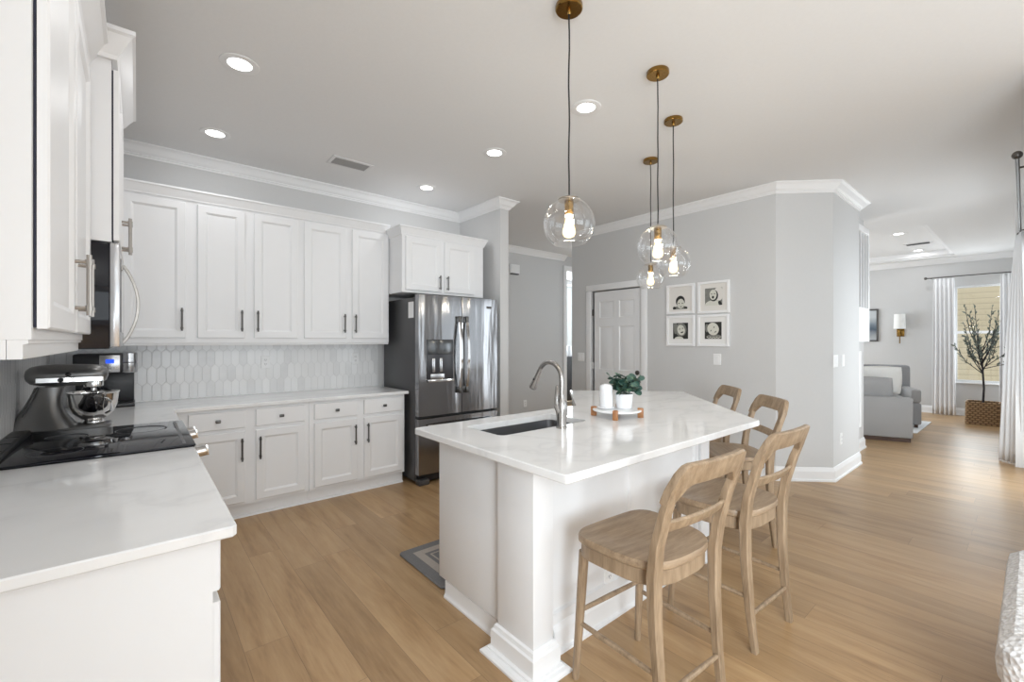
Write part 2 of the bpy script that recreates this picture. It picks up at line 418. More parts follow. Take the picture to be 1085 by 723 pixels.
def rnd_rect(x0, x1, y0, y1, r, n=5):
    o = []
    for cx_, cy_, a0 in ((x1 - r, y0 + r, -PI / 2), (x1 - r, y1 - r, 0), (x0 + r, y1 - r, PI / 2), (x0 + r, y0 + r, PI)):
        for k in range(n + 1):
            a = a0 + PI / 2 * k / n; o.append((cx_ + r * math.cos(a), cy_ + r * math.sin(a)))
    return o

def wloc(o):
    p = Vector((0, 0, 0))
    while o: p += o.location; o = o.parent
    return p
def obj(name, mb, mats, parent=None, angle=35):
    bm = mb.bm
    bmesh.ops.remove_doubles(bm, verts=bm.verts, dist=1e-6)
    bmesh.ops.recalc_face_normals(bm, faces=bm.faces)
    me = bpy.data.meshes.new(name)
    o = bpy.data.objects.new(name, me); COL.objects.link(o)
    if mb.world:
        if parent: off = wloc(parent)
        else:
            lo = [min(q.co[k] for q in bm.verts) for k in range(3)]; hi = [max(q.co[k] for q in bm.verts) for k in range(3)]
            off = Vector(((lo[0] + hi[0]) / 2, (lo[1] + hi[1]) / 2, lo[2])); o.location = off
        bmesh.ops.translate(bm, verts=bm.verts, vec=-off)
    bm.to_mesh(me); bm.free()
    me.set_sharp_from_angle(angle=math.radians(angle))
    for m in (mats if isinstance(mats, (list, tuple)) else [mats]): me.materials.append(m)
    if parent: o.parent = parent
    return o
def tag(o, label=None, cat=None, group=None, kind=None):
    if label: o['label'] = label
    if cat: o['category'] = cat
    if group: o['group'] = group
    if kind: o['kind'] = kind
    return o
def thing(name, label, cat, loc=(0, 0, 0), rotz=0, group=None):
    o = bpy.data.objects.new(name, None); COL.objects.link(o); o.empty_display_size = 0.1
    o.location = loc; o.rotation_euler = (0, 0, rotz); return tag(o, label, cat, group)
def struct(name, mb, mats, label=None):
    o = obj(name, mb, mats); o['kind'] = 'structure'
    if label: o['label'] = label
    return o
def dup(root, loc, rotz, label):
    r = root.copy(); COL.objects.link(r); r.location = loc; r.rotation_euler = (0, 0, rotz); r['label'] = label
    for ch in list(root.children):
        c = ch.copy(); COL.objects.link(c); c.parent = r
        for g in ch.children:
            d = g.copy(); COL.objects.link(d); d.parent = c
    return r
def TR(x, y, z, deg=0): return Matrix.Translation((x, y, z)) @ Matrix.Rotation(math.radians(deg), 4, 'Z')

# ------------------------------------------------------------------ the setting
H = 3.0
XL, YB, XD, YH, XF = -0.50, 4.70, 4.94, 5.70, 11.90
m = MB(); m.box(-0.65, 12.1, -5.6, 8.1, -0.1, 0.0); struct('floor', m, FLOORM, 'oak plank floor running towards the range wall')
tx0, tx1, ty0, ty1, tz = 8.25, 11.55, 0.957, 4.6, 3.12
m = MB()
m.box(-0.65, tx0, -5.6, 8.1, H, H + 0.1); m.box(tx1, 12.1, -5.6, 8.1, H, H + 0.1)
m.box(tx0, tx1, -5.6, ty0, H, H + 0.1); m.box(tx0, tx1, ty1, 8.1, H, H + 0.1)
m.box(tx0 - 0.05, tx1 + 0.05, ty0 - 0.05, ty1 + 0.05, tz, tz + 0.1)
for a in ((tx0 - 0.05, tx0, ty0 - 0.05, ty1 + 0.05), (tx1, tx1 + 0.05, ty0 - 0.05, ty1 + 0.05), (tx0, tx1, ty0 - 0.05, ty0), (tx0, tx1, ty1, ty1 + 0.05)):
    m.box(*a, H + 0.05, tz + 0.05)
struct('ceiling', m, CEIL, 'flat ceiling with a shallow tray over the living room')
m = MB(); m.box(XL - 0.15, XL, -1.05, YB + 0.15, 0, H); m.box(XL - 0.15, XL, -5.6, -3.15, 0, H); m.box(XL - 0.15, XL, -3.15, -1.05, 0, 0.5); m.box(XL - 0.15, XL, -3.15, -1.05, 2.4, H); struct('wall_left', m, WALL)  # its opening behind the camera is cut for the added window
m = MB(); m.box(XL, 3.12, YB, YB + 0.15, 0, H); struct('wall_back', m, WALL)
m = MB(); m.box(3.12, 3.24, 3.89, YH + 0.12, 0, H); struct('wall_stub', m, WALL, 'short wall end beside the fridge')
m = MB(); m.box(3.24, 6.11, YH, YH + 0.12, 0, H); m.box(6.11, 7.3, YH, YH + 0.12, 2.80, H); m.box(7.3, 8.4, YH, YH + 0.12, 0, H); struct('wall_hall', m, WALL)
m = MB()
m.prism([(XD, 4.455), (XD, 4.085), (XD + 0.1, 4.085), (XD + 0.1, 3.265), (XD, 3.265), (XD, 1.70), (5.33, 1.31), (6.34, 1.31), (6.34, 1.47), (7.35, 1.47), (7.35, 4.455)], 0, H)
m.box(XD, XD + 0.1, 3.265, 4.085, 2.115, H)
struct('wall_pantry', m, WALL, 'grey wall block with the pantry door and the angled corner')
# far living room wall with the window opening
wy0, wy1, wz0, wz1 = 0.33, 1.00, 0.64, 2.45
m = MB()
m.box(XF, XF + 0.15, wy1, 6.1, 0, H); m.box(XF, XF + 0.15, -0.2, wy0, 0, H)
m.box(XF, XF + 0.15, wy0, wy1, 0, wz0); m.box(XF, XF + 0.15, wy0, wy1, wz1, H)
struct('wall_far', m, WALL)
m = MB(); m.box(8.0, 12.0, 6.0, 6.12, 0, H); m.box(9.9, 10.0, 6.12, 8.0, 0, H); struct('wall_living_rear', m, WALL)
m = MB(); m.box(4.8, 10.0, 8.0, 8.1, 0, H); m.box(4.7, 4.8, YH + 0.12, 8.1, 0, H); struct('wall_dining', m, WALL)
# wall on the right with the slider opening, and the breakfast end behind the camera
m = MB()
m.box(3.9, 4.45, -0.2, -0.05, 0, H); m.box(7.25, 12.0, -0.2, -0.05, 0, H); m.box(4.45, 7.25, -0.2, -0.05, 2.35, H)
struct('wall_right', m, WALL)
m = MB()
m.box(-0.5, -0.2, -5.6, -5.45, 0, H); m.box(3.7, 4.05, -5.6, -5.45, 0, H); m.box(-0.2, 3.7, -5.6, -5.45, 2.55, H); m.box(-0.2, 3.7, -5.6, -5.45, 0, 0.35)
m.box(3.9, 4.05, -5.45, -2.7, 0, H); m.box(3.9, 4.05, -2.7, -0.3, 2.55, H); m.box(3.9, 4.05, -2.7, -0.3, 0, 0.35); m.box(3.9, 4.05, -0.3, -0.2, 0, H)
struct('wall_front', m, WALL)
def window(name, plane, a0, a1, z0, z1, ax, mull, mid=None, wd=0.05):
    m = MB()
    def bx(u0, u1, q0, q1, d=0.05):
        if ax == 'y': m.box(u0, u1, plane - d / 2, plane + d / 2, q0, q1)
        else: m.box(plane - d / 2, plane + d / 2, u0, u1, q0, q1)
    bx(a0, a0 + wd, z0, z1); bx(a1 - wd, a1, z0, z1); bx(a0 + wd, a1 - wd, z0, z0 + wd); bx(a0 + wd, a1 - wd, z1 - wd, z1)
    for k in range(1, mull + 1):
        c = a0 + (a1 - a0) * k / (mull + 1); bx(c - wd / 2, c + wd / 2, z0 + wd, z1 - wd, 0.046)
    if mid: bx(a0 + wd, a1 - wd, mid - 0.025, mid + 0.025, 0.042)
    o = struct(name, m, TRIM)
    g = MB()
    if ax == 'y': g.box(a0 + wd, a1 - wd, plane - 0.003, plane + 0.003, z0 + wd, z1 - wd)
    else: g.box(plane - 0.003, plane + 0.003, a0 + wd, a1 - wd, z0 + wd, z1 - wd)
    obj('window_glass', g, WGLASS, o); return o
wf = window('window_1', XF + 0.08, wy0, wy1, wz0, wz1, 'x', 0, 1.575, 0.035)
sl = MB(); sl.box(XF - 0.05, XF + 0.03, wy0 - 0.04, wy1 + 0.04, wz0 - 0.03, wz0, 0.006); obj('window_sill', sl, TRIM, wf)
window('window_2', -5.5, -0.2, 3.7, 0.35, 2.55, 'y', 3)
window('window_3', 3.98, -2.7, -0.3, 0.35, 2.55, 'x', 1)
window('added_window_left', XL - 0.08, -3.15, -1.05, 0.5, 2.4, 'x', 1)  # unseen window, added to go with the left fill lamp
window('window_4', -0.14, 4.45, 7.25, 0.0, 2.35, 'y', 1)
m = MB(); m.box(13.4, 13.6, -2.5, 3.5, -0.3, 4.2); tag(obj('neighbour_house_wall', m, SIDING), 'tan lap siding of the house next door seen through the window', 'house wall', kind='structure')

CROWN = [(0, H), (0.092, H), (0.092, H - 0.010), (0.082, H - 0.016), (0.070, H - 0.024), (0.056, H - 0.040), (0.044, H - 0.058), (0.030, H - 0.070), (0.022, H - 0.074), (0.022, H - 0.082), (0.012, H - 0.086), (0.010, H - 0.096), (0, H - 0.098)]
BASE = [(0, 0), (0.026, 0), (0.026, 0.018), (0.016, 0.024), (0.016, 0.100), (0.010, 0.118), (0.006, 0.135), (0, 0.14)]
def moulding(name, path, prof, label=None):
    m = MB(); m.sweep(path, prof); o = obj(name, m, TRIM, None, 12); o['kind'] = 'structure'
    if label: o['label'] = label
    return o
moulding('trim_1', [(XL, -5.4), (XL, YB), (3.12, YB), (3.12, 3.89), (3.24, 3.89), (3.24, YH), (6.11, YH)], CROWN, 'white crown moulding round the kitchen ceiling')
moulding('trim_2', [(6.4, 4.455), (XD, 4.455), (XD, 1.70), (5.33, 1.31), (6.34, 1.31), (6.34, 1.40)], CROWN, 'white crown moulding over the pantry wall and its angled corner')
moulding('trim_3', [(XF, 6.0), (XF, -0.05)], CROWN, 'white crown moulding above the living room window')
moulding('baseboard_pantry', [(XD, 3.19), (XD, 1.70), (5.33, 1.31), (6.34, 1.31), (6.34, 1.47), (7.35, 1.47), (7.35, 2.2)], BASE)
moulding('baseboard_hall', [(3.24, 3.89), (3.24, YH), (6.08, YH)], BASE)
moulding('baseboard_far', [(XF, 6.0), (XF, -0.05)], BASE)
TP = [(0, H), (0.05, H), (0.05, H - 0.012), (0.03, H - 0.02), (0.018, H - 0.035), (0, H - 0.04)]
m = MB()   # moulding strip round the tray recess, inside the recess
for bx_ in ((tx0, tx0 + 0.05, ty0, ty1), (tx1 - 0.05, tx1, ty0, ty1), (tx0 + 0.05, tx1 - 0.05, ty0, ty0 + 0.05), (tx0 + 0.05, tx1 - 0.05, ty1 - 0.05, ty1)):
    m.box(*bx_, H + 0.03, tz)
struct('trim_4', m, TRIM, 'white moulding inside the tray ceiling recess')
m = MB(); m.box(7.50, 7.56, -0.05, 0.145, 0, 2.96, 0.004); struct('trim_5', m, TRIM, 'white casing post at the patio door')
m = MB()  # cased opening at the end of the hall
m.box(6.08, 6.16, YH - 0.02, YH + 0.14, 0, 2.72); m.box(6.08, 7.31, YH - 0.02, YH + 0.14, 2.72, 2.82); m.box(7.22, 7.31, YH - 0.02, YH + 0.14, 0, 2.72)
struct('trim_6', m, TRIM, 'white casing of the opening at the end of the hall')
window('window_5', 7.97, 6.6, 9.7, 0.7, 2.9, 'y', 3)
# backsplash
m = MB(); m.box(XL + 0.012, 2.03, YB - 0.012, YB, 0.915, 1.40); struct('wall_backsplash', m, TILEX, 'white marble picket tile backsplash')
m = MB(); m.box(XL, XL + 0.012, 1.40, YB, 0.915, 1.42); struct('wall_backsplash_left', m, TILEY, 'white marble picket tile backsplash behind the mixer')

# six panel pantry door + casing  (local: x to the right in the picture, -y into the room)
Md = TR(XD + 0.045, 4.068, 0.012, -90)
def ring_rect(x0, x1, z0, z1, y): return [(x0, y, z0), (x1, y, z0), (x1, y, z1), (x0, y, z1)]
def panel_insets(m, x0, x1, z0, z1, yf, bw=0.022, dp=0.009):
    "a moulded field sunk in a flat face at y=yf; returns nothing, draws the sunk rings"
    m.rings([ring_rect(x0, x1, z0, z1, yf), ring_rect(x0 + bw * 0.5, x1 - bw * 0.5, z0 + bw * 0.5, z1 - bw * 0.5, yf + dp), ring_rect(x0 + bw * 1.3, x1 - bw * 1.3, z0 + bw * 1.3, z1 - bw * 1.3, yf + dp), ring_rect(x0 + bw * 2.2, x1 - bw * 2.2, z0 + bw * 2.2, z1 - bw * 2.2, yf + dp * 0.3)], False, True)
DW, DH = 0.796, 2.09
m = MB(Md); m.box(0, DW, -0.012, 0.03, 0, DH)
xs = [(0.11, 0.355), (0.44, 0.685)]; zs = [(0.24, 0.80), (1.00, 1.60), (1.72, 1.95)]
# raised lattice: stiles and rails stand in front of the sunk fields
cx_edges = [0, 0.11, 0.355, 0.44, 0.685, DW]; cz = [0, 0.24, 0.80, 1.00, 1.60, 1.72, 1.95, DH]
for i in range(5):
    for j in range(7):
        if i in (1, 3) and j in (1, 3, 5):
            panel_insets(m, cx_edges[i], cx_edges[i + 1], cz[j], cz[j + 1], -0.024)
        else: m.rings([ring_rect(cx_edges[i], cx_edges[i + 1], cz[j], cz[j + 1], -0.024)], False, True)
m.box(0, 0.02, -0.024, -0.012, 0, DH); m.box(DW - 0.004, DW, -0.024, -0.012, 0, DH); m.box(0, DW, -0.024, -0.012, DH - 0.003, DH)
door = struct('door_1', m, simple('door_white', (0.80, 0.80, 0.805), 0.4, var=0.01), 'white six-panel pantry door')
m = MB()
for (y0, y1, z0, z1) in ((4.085, 4.172, 0, 2.114), (3.178, 3.265, 0, 2.114), (3.178, 4.172, 2.115, 2.20)):
    m.box(XD - 0.018, XD, y0, y1, z0, z1, 0.004)
obj('door_casing', m, TRIM, door)
m = MB(Md)
m.lathe([(0.028, 0), (0.028, 0.008), (0.012, 0.012), (0.011, 0.04)], (0, 0, 0), 16, True, True)
for q in m.bm.verts: pass
mm = MB(Md @ Matrix.Translation((DW - 0.065, -0.024, 0.86)) @ Matrix.Rotation(PI / 2, 4, 'X'))
mm.lathe([(0.028, 0), (0.028, 0.008), (0.012, 0.012), (0.011, 0.045)], (0, 0, 0), 16, True, True)
mm.tube([(0.0, 0, 0.042), (-0.06, 0.002, 0.044), (-0.12, 0.0, 0.040)], [0.010, 0.008, 0.007])
m.bm.free(); obj('door_handle', mm, PEWTER, door)
mm = MB(Md @ Matrix.Translation((DW - 0.065, -0.024, 0.985)) @ Matrix.Rotation(PI / 2, 4, 'X'))
mm.lathe([(0.03, 0), (0.03, 0.012), (0.02, 0.018)], (0, 0, 0), 16, True, True); obj('door_lock', mm, PEWTER, door)
for zc in (0.25, 1.05, 1.80):
    m = MB(Md); m.box(-0.014, 0.012, -0.030, -0.024, zc - 0.045, zc + 0.045); obj('door_hinge', m, ALU if zc < 1.5 else PEWTER, door)

# built-in screen on the corner towards the living room
t = thing('slatted_screen', 'white built-in screen with vertical slats above a plain box panel', 'wall screen', (6.75, 1.40, 1.40))
m = MB(); m.box(6.345, 7.10, 1.36, 1.47, 1.40, 1.82, 0.006); obj('box_panel', m, TRIM, t)
m = MB(); m.box(6.345, 7.10, 1.36, 1.47, 2.74, 2.82, 0.006); m.box(7.04, 7.10, 1.36, 1.47, 1.82, 2.74); obj('screen_frame', m, TRIM, t)
m = MB(); m.box(6.345, 7.04, 1.460, 1.469, 1.82, 2.74); obj('slat_gap_shade', m, simple('opening_shade_grey', (0.13, 0.13, 0.135), 0.8), t)  # grey sheet whose colour stands in for shade in the opening behind the slats
for k in range(5):
    m = MB(); x = 6.45 + k * 0.125; m.box(x, x + 0.022, 1.365, 1.387, 1.82, 2.74); obj('slat', m, TRIM, t)
m = MB(TR(6.55, 1.47, 0.30)); panel_insets(m, 0, 0.62, 0, 0.98, -0.012, 0.03, 0.010); m.rings([ring_rect(-0.0, 0.62, 0, 0.98, -0.0), ring_rect(0, 0.62, 0, 0.98, -0.012)], False, False)
struct('trim_7', m, TRIM, 'picture-frame moulding on the wall below the slatted screen')

# ------------------------------------------------------------------ cabinets (local frame: x width, y=0 face, -y into the room, z up)
def slab_door(M, x0, x1, z0, z1, t=0.02, st=0.055, rec=0.010, flat=False):
    m = MB(M, world=False)
    R = [ring_rect(x0, x1, z0, z1, 0), ring_rect(x0, x1, z0, z1, -t + 0.004), ring_rect(x0 + 0.004, x1 - 0.004, z0 + 0.004, z1 - 0.004, -t)]
    if not flat:
        R += [ring_rect(x0 + st, x1 - st, z0 + st, z1 - st, -t), ring_rect(x0 + st + 0.006, x1 - st - 0.006, z0 + st + 0.006, z1 - st - 0.006, -t + rec * 0.35),
              ring_rect(x0 + st + 0.016, x1 - st - 0.016, z0 + st + 0.016, z1 - st - 0.016, -t + rec)]
    m.rings(R); return m
def pull(M, x, zc, L=0.18, t=0.02, r=0.0072, ext=0.032):
    m = MB(M, world=False)
    y = -t - ext
    m.tube([(x, y, zc - L / 2), (x, y, zc + L / 2)], r, 10)
    for s in (-1, 1):
        zz = zc + s * L * 0.38
        m.tube([(x, -t + 0.001, zz), (x, y, zz)], r * 0.8, 8)
        m.tube([(x, y, zc + s * L * 0.34), (x, y, zc + s * L * 0.42)], r * 1.35, 10)
    return m
def knob(M, x, z, t=0.02):
    m = MB(M, world=False)
    m.tube([(x, -t + 0.001, z), (x, -t - 0.014, z)], 0.006, 8)
    m.box(x - 0.017, x + 0.017, -t - 0.026, -t - 0.013, z - 0.012, z + 0.012, 0.004); return m
I4 = Matrix()
CT = [(0.0005, 0), (0.010, 0.0), (0.013, 0.012), (0.018, 0.022), (0.028, 0.048), (0.036, 0.066), (0.042, 0.072), (0.042, 0.085), (0.0005, 0.085)]
def cabinet(name, label, cat, loc, deg, wd, dp, z0, z1, doors=(), drawers=(), group=None, crown=None, rail=None, kick=None, hm=PEWTER, crown_ends=(False, False), crown_h=1.0, hL=0.18, gap_shade=False):
    t = thing(name, label, cat, loc, math.radians(deg), group)
    m = MB(world=False)
    zb = z0 + (kick if kick else 0)
    m.box(0, wd, 0, dp, zb, z1); obj('body', m, CAB, t)
    if kick:
        m = MB(world=False); m.box(0, wd, 0.045, dp, z0, zb); m.rings([[(0, 0.045, z0), (0, 0.045, z0 + 0.02), (0, 0.03, z0 + 0.012), (0, 0.027, z0)], [(wd, 0.045, z0), (wd, 0.045, z0 + 0.02), (wd, 0.03, z0 + 0.012), (wd, 0.027, z0)]])
        obj('toe_kick', m, CAB, t)
    for d in doors:
        x0, x1, a, b, hx, hz = d
        Md_ = Matrix.Translation((0, -0.006, 0)) if gap_shade else I4
        o = obj('door', slab_door(Md_, x0, x1, a, b), CAB, t, 14)
        if hx is not None: obj('handle', pull(Md_, hx, hz, hL), hm, o)
    for (x0, x1, a, b) in drawers:
        o = obj('drawer', slab_door(I4, x0, x1, a, b, flat=True), CAB, t, 14)
        obj('knob', knob(I4, (x0 + x1) / 2, (a + b) / 2), hm, o)
    if gap_shade:
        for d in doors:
            m = MB(world=False); m.box(d[0] + 0.003, d[1] - 0.003, -0.0055, -0.0003, d[2] + 0.003, d[3] - 0.003); obj('door_gap_shade', m, DARKGAP, t)  # dark filler behind each door paints in the shadow of its gap
    if crown:
        prof = [(o_ * crown_h, crown + z_ * (1 + (crown_h - 1) * 0.4)) for o_, z_ in CT]
        path = []
        if crown_ends[1]: path.append((wd, dp))
        path += [(wd, 0), (0, 0)]
        if crown_ends[0]: path.append((0, dp))
        path = list(reversed(path))      # room side to the right of travel
        m = MB(world=False); m.sweep(path, prof)
        m.box(0, wd, 0, dp, z1 - 0.001, crown + 0.02); obj('crown_moulding', m, CAB, t, 12)
    if rail:
        m = MB(world=False); m.rings([[(xx, 0.035, z0 - rail), (xx, 0.014, z0 - rail), (xx, 0.012, z0 - rail + 0.003), (xx, 0.012, z0 - 0.011), (xx, 0.004, z0 - 0.008), (xx, 0.004, z0 - 0.0005), (xx, 0.035, z0 - 0.0005)] for xx in (0.0, wd)])
        m.box(0.0, 0.02, 0.036, dp, z0 - rail, z0 - 0.0005)
        obj('light_rail', m, CAB, t)
    return t
# uppers on the back wall
UZ0, UZ1, UF = 1.40, 2.53, 4.37
G = 'upper cabinets on the back wall'
cabinet('wall_cabinet', 'white upper cabinet with one wide door in the corner beside the microwave', 'cabinet', (-0.16, UF, 0), 0, 0.495, YB - UF - 0.001, UZ0, UZ1, [(0.07, 0.457, 1.435, 2.51, 0.43, 1.58)], group=G, crown=2.53, rail=0.025)
cabinet('wall_cabinet', 'white two-door upper cabinet, second from the corner, centred over the backsplash', 'cabinet', (0.335, UF, 0), 0, 0.81, YB - UF - 0.001, UZ0, UZ1, [(0.037, 0.369, 1.435, 2.51, 0.343, 1.58), (0.437, 0.79, 1.435, 2.51, 0.462, 1.58)], group=G, crown=2.53, rail=0.025)
cabinet('wall_cabinet', 'white two-door upper cabinet at the end next to the fridge', 'cabinet', (1.145, UF, 0), 0, 0.865, YB - UF - 0.001, UZ0, UZ1, [(0.034, 0.42, 1.435, 2.51, 0.396, 1.58), (0.478, 0.853, 1.435, 2.51, 0.503, 1.58)], group=G, crown=2.53, rail=0.025)
cabinet('wall_cabinet', 'deep white two-door cabinet above the fridge', 'cabinet', (2.012, 4.07, 0), 0, 1.0, YB - 4.07 - 0.001, 1.90, 2.48, [(0.035, 0.445, 1.925, 2.46, 0.415, 2.02), (0.485, 0.865, 1.925, 2.46, 0.51, 2.02)], group=G, crown=2.475, crown_ends=(True, True), hL=0.15)
# left wall
cabinet('wall_cabinet', 'tall white two-door upper cabinet at the left edge, nearest the viewer', 'cabinet', (-0.172, 1.385, 0), 90, 1.165, 0.327, 1.413, 2.56, [(0.018, 0.565, 1.437, 2.52, 0.535, 1.585), (0.605, 1.150, 1.437, 2.52, 0.635, 1.585)], crown=2.56, crown_ends=(True, False), rail=0.042, hm=NICKEL, group='upper cabinets on the left wall', hL=0.19, gap_shade=True, crown_h=1.9)
cabinet('wall_cabinet', 'white cabinet standing proud above the microwave', 'cabinet', (-0.083, 2.555, 0), 90, 0.80, 0.416, 1.835, 2.60, [(0.012, 0.385, 1.845, 2.58, 0.36, 1.935), (0.41, 0.785, 1.845, 2.58, 0.435, 1.935)], crown=2.61, crown_ends=(True, True), hm=NICKEL, group='upper cabinets on the left wall', hL=0.17, gap_shade=True, crown_h=1.9)
cabinet('wall_cabinet', 'white upper cabinet between the microwave and the corner', 'cabinet', (-0.172, 3.357, 0), 90, 1.01, 0.327, UZ0, UZ1, [(0.02, 0.60, 1.435, 2.51, 0.575, 1.58)], crown=2.53, rail=0.025, hm=NICKEL, group='upper cabinets on the left wall')
# base cabinets
BF = 4.06
G = 'base cabinets under the worktop'
D0, D1, R0, R1 = 0.135, 0.695, 0.725, 0.862
cabinet('base_cabinet', 'white base cabinet with two drawers over two doors, next to the range', 'cabinet', (0.157, BF, 0), 0, 0.978, YB - BF - 0.001, 0, 0.884, [(0.133, 0.50, D0, D1, 0.473, 0.555), (0.573, 0.943, D0, D1, 0.60, 0.555)], [(0.133, 0.50, R0, R1), (0.573, 0.943, R0, R1)], G, kick=0.11)
cabinet('base_cabinet', 'white base cabinet with two drawers over two doors, next to the fridge', 'cabinet', (1.137, BF, 0), 0, 0.895, YB - BF - 0.001, 0, 0.884, [(0.04, 0.42, D0, D1, 0.392, 0.555), (0.482, 0.872, D0, D1, 0.51, 0.555)], [(0.04, 0.42, R0, R1), (0.482, 0.872, R0, R1)], G, kick=0.11)
cabinet('base_cabinet', 'white base cabinet with plain end panel under the nearest worktop', 'cabinet', (0.155, 1.42, 0), 90, 1.128, 0.654, 0, 0.884, [(0.02, 0.54, D0, 0.70, 0.51, 0.56), (0.575, 1.10, D0, 0.70, 0.605, 0.56)], [(0.02, 0.54, 0.73, 0.872), (0.575, 1.10, 0.73, 0.872)], G, kick=0.11)
cabinet('base_cabinet', 'white corner base cabinet beyond the range under the stand mixer', 'cabinet', (0.155, 3.372, 0), 90, 0.685, 0.654, 0, 0.884, [(0.03, 0.60, D0, D1, 0.06, 0.555)], [(0.03, 0.60, R0, R1)], G, kick=0.11)
# worktops
def worktop(name, poly, z0, z1, label, mats=QUARTZ):
    m = MB(); m.prism(poly, z0, z1, 0.004); return tag(obj(name, m, mats, angle=25), label, 'worktop')
worktop('worktop', [(XL + 0.001, 1.385), (0.197, 1.385), (0.2055, 1.3936), (0.207, 1.40), (0.207, 2.552), (XL + 0.001, 2.552)], 0.885, 0.915, 'white quartz worktop in the left foreground, before the range')
worktop('worktop', [(XL + 0.013, 3.37), (0.207, 3.37), (0.207, 4.02), (2.06, 4.02), (2.06, YB - 0.013), (XL + 0.013, YB - 0.013)], 0.885, 0.915, 'white quartz worktop running along the back wall to the fridge')

# ------------------------------------------------------------------ range, microwave
t = thing('range', 'slide-in range with black glass cooktop and steel control knobs', 'range', (-0.15, 2.96, 0))
RY0, RY1 = 2.556, 3.366
m = MB(); m.box(-0.48, 0.17, RY0, RY1, 0.02, 0.895); obj('body', m, FRSIDE, t)
m = MB(); m.box(-0.42, 0.212, RY0 - 0.004, RY1 + 0.002, 0.9155, 0.927, 0.003); obj('cooktop', m, GLOSSBLACK, t)
m = MB(); m.box(-0.487, -0.42, RY0, RY1, 0.9155, 0.948, 0.004)
for k in range(4): m.box(-0.475, -0.432, RY0 + 0.06 + k * 0.18, RY0 + 0.20 + k * 0.18, 0.948, 0.950)
obj('rear_vent', m, [BLACK], t)
RING = simple('burner_ring_grey', (0.07, 0.07, 0.075), 0.3)
for (bx_, by_, br) in ((-0.27, 2.76, 0.09), (-0.27, 3.16, 0.08), (0.02, 2.76, 0.08), (0.02, 3.16, 0.11)):
    m = MB(); m.lathe([(br, 0), (br, 0.0004), (br - 0.003, 0.0004), (br - 0.003, 0)], (bx_, by_, 0.927), 40); obj('burner_ring', m, RING, t)
m = MB(); m.box(0.165, 0.178, RY0 + 0.03, RY1 - 0.03, 0.9272, 0.9276); obj('trim_line', m, RING, t)
m = MB(); m.rings([[(0.17, RY0, 0.80), (0.17, RY0, 0.912), (0.208, RY0, 0.912), (0.225, RY0, 0.81)], [(0.17, RY1, 0.80), (0.17, RY1, 0.912), (0.208, RY1, 0.912), (0.225, RY1, 0.81)]]); obj('control_panel', m, STEELB, t)
for ky in (2.65, 3.15, 3.27):
    m = MB(Matrix.Translation((0.214, ky, 0.865)) @ Matrix.Rotation(math.radians(82), 4, 'Y'))
    m.lathe([(0.032, 0), (0.032, 0.010), (0.026, 0.012), (0.026, 0.046), (0.023, 0.050)], (0, 0, 0), 24, True, True)
    m.box(-0.026, 0.026, -0.005, 0.005, 0.046, 0.058, 0.002); obj('knob', m, CHROME, t)
m = MB(); m.box(0.17, 0.20, RY0 + 0.005, RY1 - 0.005, 0.20, 0.79, 0.004); od = obj('oven_door', m, STEELB, t)
m = MB(); m.tube([(0.20, RY0 + 0.06, 0.735), (0.245, RY0 + 0.06, 0.735)], 0.009); m.tube([(0.20, RY1 - 0.06, 0.735), (0.245, RY1 - 0.06, 0.735)], 0.009); m.tube([(0.245, RY0 + 0.03, 0.735), (0.245, RY1 - 0.03, 0.735)], 0.012); obj('oven_handle', m, STEELB, od)
m = MB(); m.box(0.17, 0.195, RY0 + 0.005, RY1 - 0.005, 0.03, 0.19, 0.004); obj('lower_drawer', m, STEELB, t)

t = thing('microwave', 'black microwave with steel front hung over the range', 'microwave', (-0.28, 2.955, 1.376))
MY0, MY1 = 2.558, 3.352
m = MB(); m.box(-0.497, -0.089, MY0, MY1, 1.376, 1.83, 0.003); obj('body', m, GLOSSBLACK, t)
m = MB(); m.box(-0.0885, -0.056, MY0, MY1 - 0.17, 1.384, 1.832, 0.004); md = obj('door', m, STEELB, t)
m = MB(); m.box(-0.0555, -0.0535, MY0 + 0.10, MY1 - 0.27, 1.45, 1.78); obj('door_window', m, GLOSSBLACK, md)
m = MB(); m.box(-0.0885, -0.056, MY1 - 0.168, MY1, 1.384, 1.832, 0.004); obj('control_panel', m, GLOSSBLACK, t)
m = MB(); hp = [(-0.056 + 0.062 * math.sin(PI * k / 14) ** 0.8, MY1 - 0.215, 1.40 + 0.41 * k / 14) for k in range(15)]
m.bar(hp, 0.024, 0.014, (0, 1, 0)); obj('handle', m, NICKEL, md)

# ------------------------------------------------------------------ stand mixer (local: head towards +x)
t = thing('stand_mixer', 'grey stand mixer with polished steel bowl, on the worktop by the range', 'stand mixer', (-0.285, 3.515, 0.9155), math.radians(-3))
m = MB(world=False)
m.prism([(x, y * (0.75 + 0.25 * (0.5 - abs(x) * 2))) for x, y in rnd_rect(-0.175, 0.175, -0.105, 0.105, 0.06)], 0, 0.022, 0.006)
rs = []
for k in range(9):
    f = k / 8; z = 0.018 + 0.222 * f
    cx_ = -0.105 + 0.025 * f - 0.015 * math.sin(PI * f); hx = 0.085 * (1 - f) ** 2 + 0.050 + 0.01 * f; hy = 0.085 * (1 - f) ** 1.5 + 0.048
    rs.append([(cx_ + hx * math.copysign(abs(math.cos(a)) ** 0.7, math.cos(a)), hy * math.copysign(abs(math.sin(a)) ** 0.7, math.sin(a)), z) for a in [2 * PI * i / 20 for i in range(20)]])
m.rings(rs); obj('base', m, MIXGREY, t)
m = MB(world=False); rs = []
prof = [(-0.178, 0.012), (-0.172, 0.034), (-0.155, 0.052), (-0.12, 0.062), (-0.06, 0.066), (0.02, 0.066), (0.09, 0.062), (0.13, 0.054), (0.15, 0.038), (0.158, 0.012)]
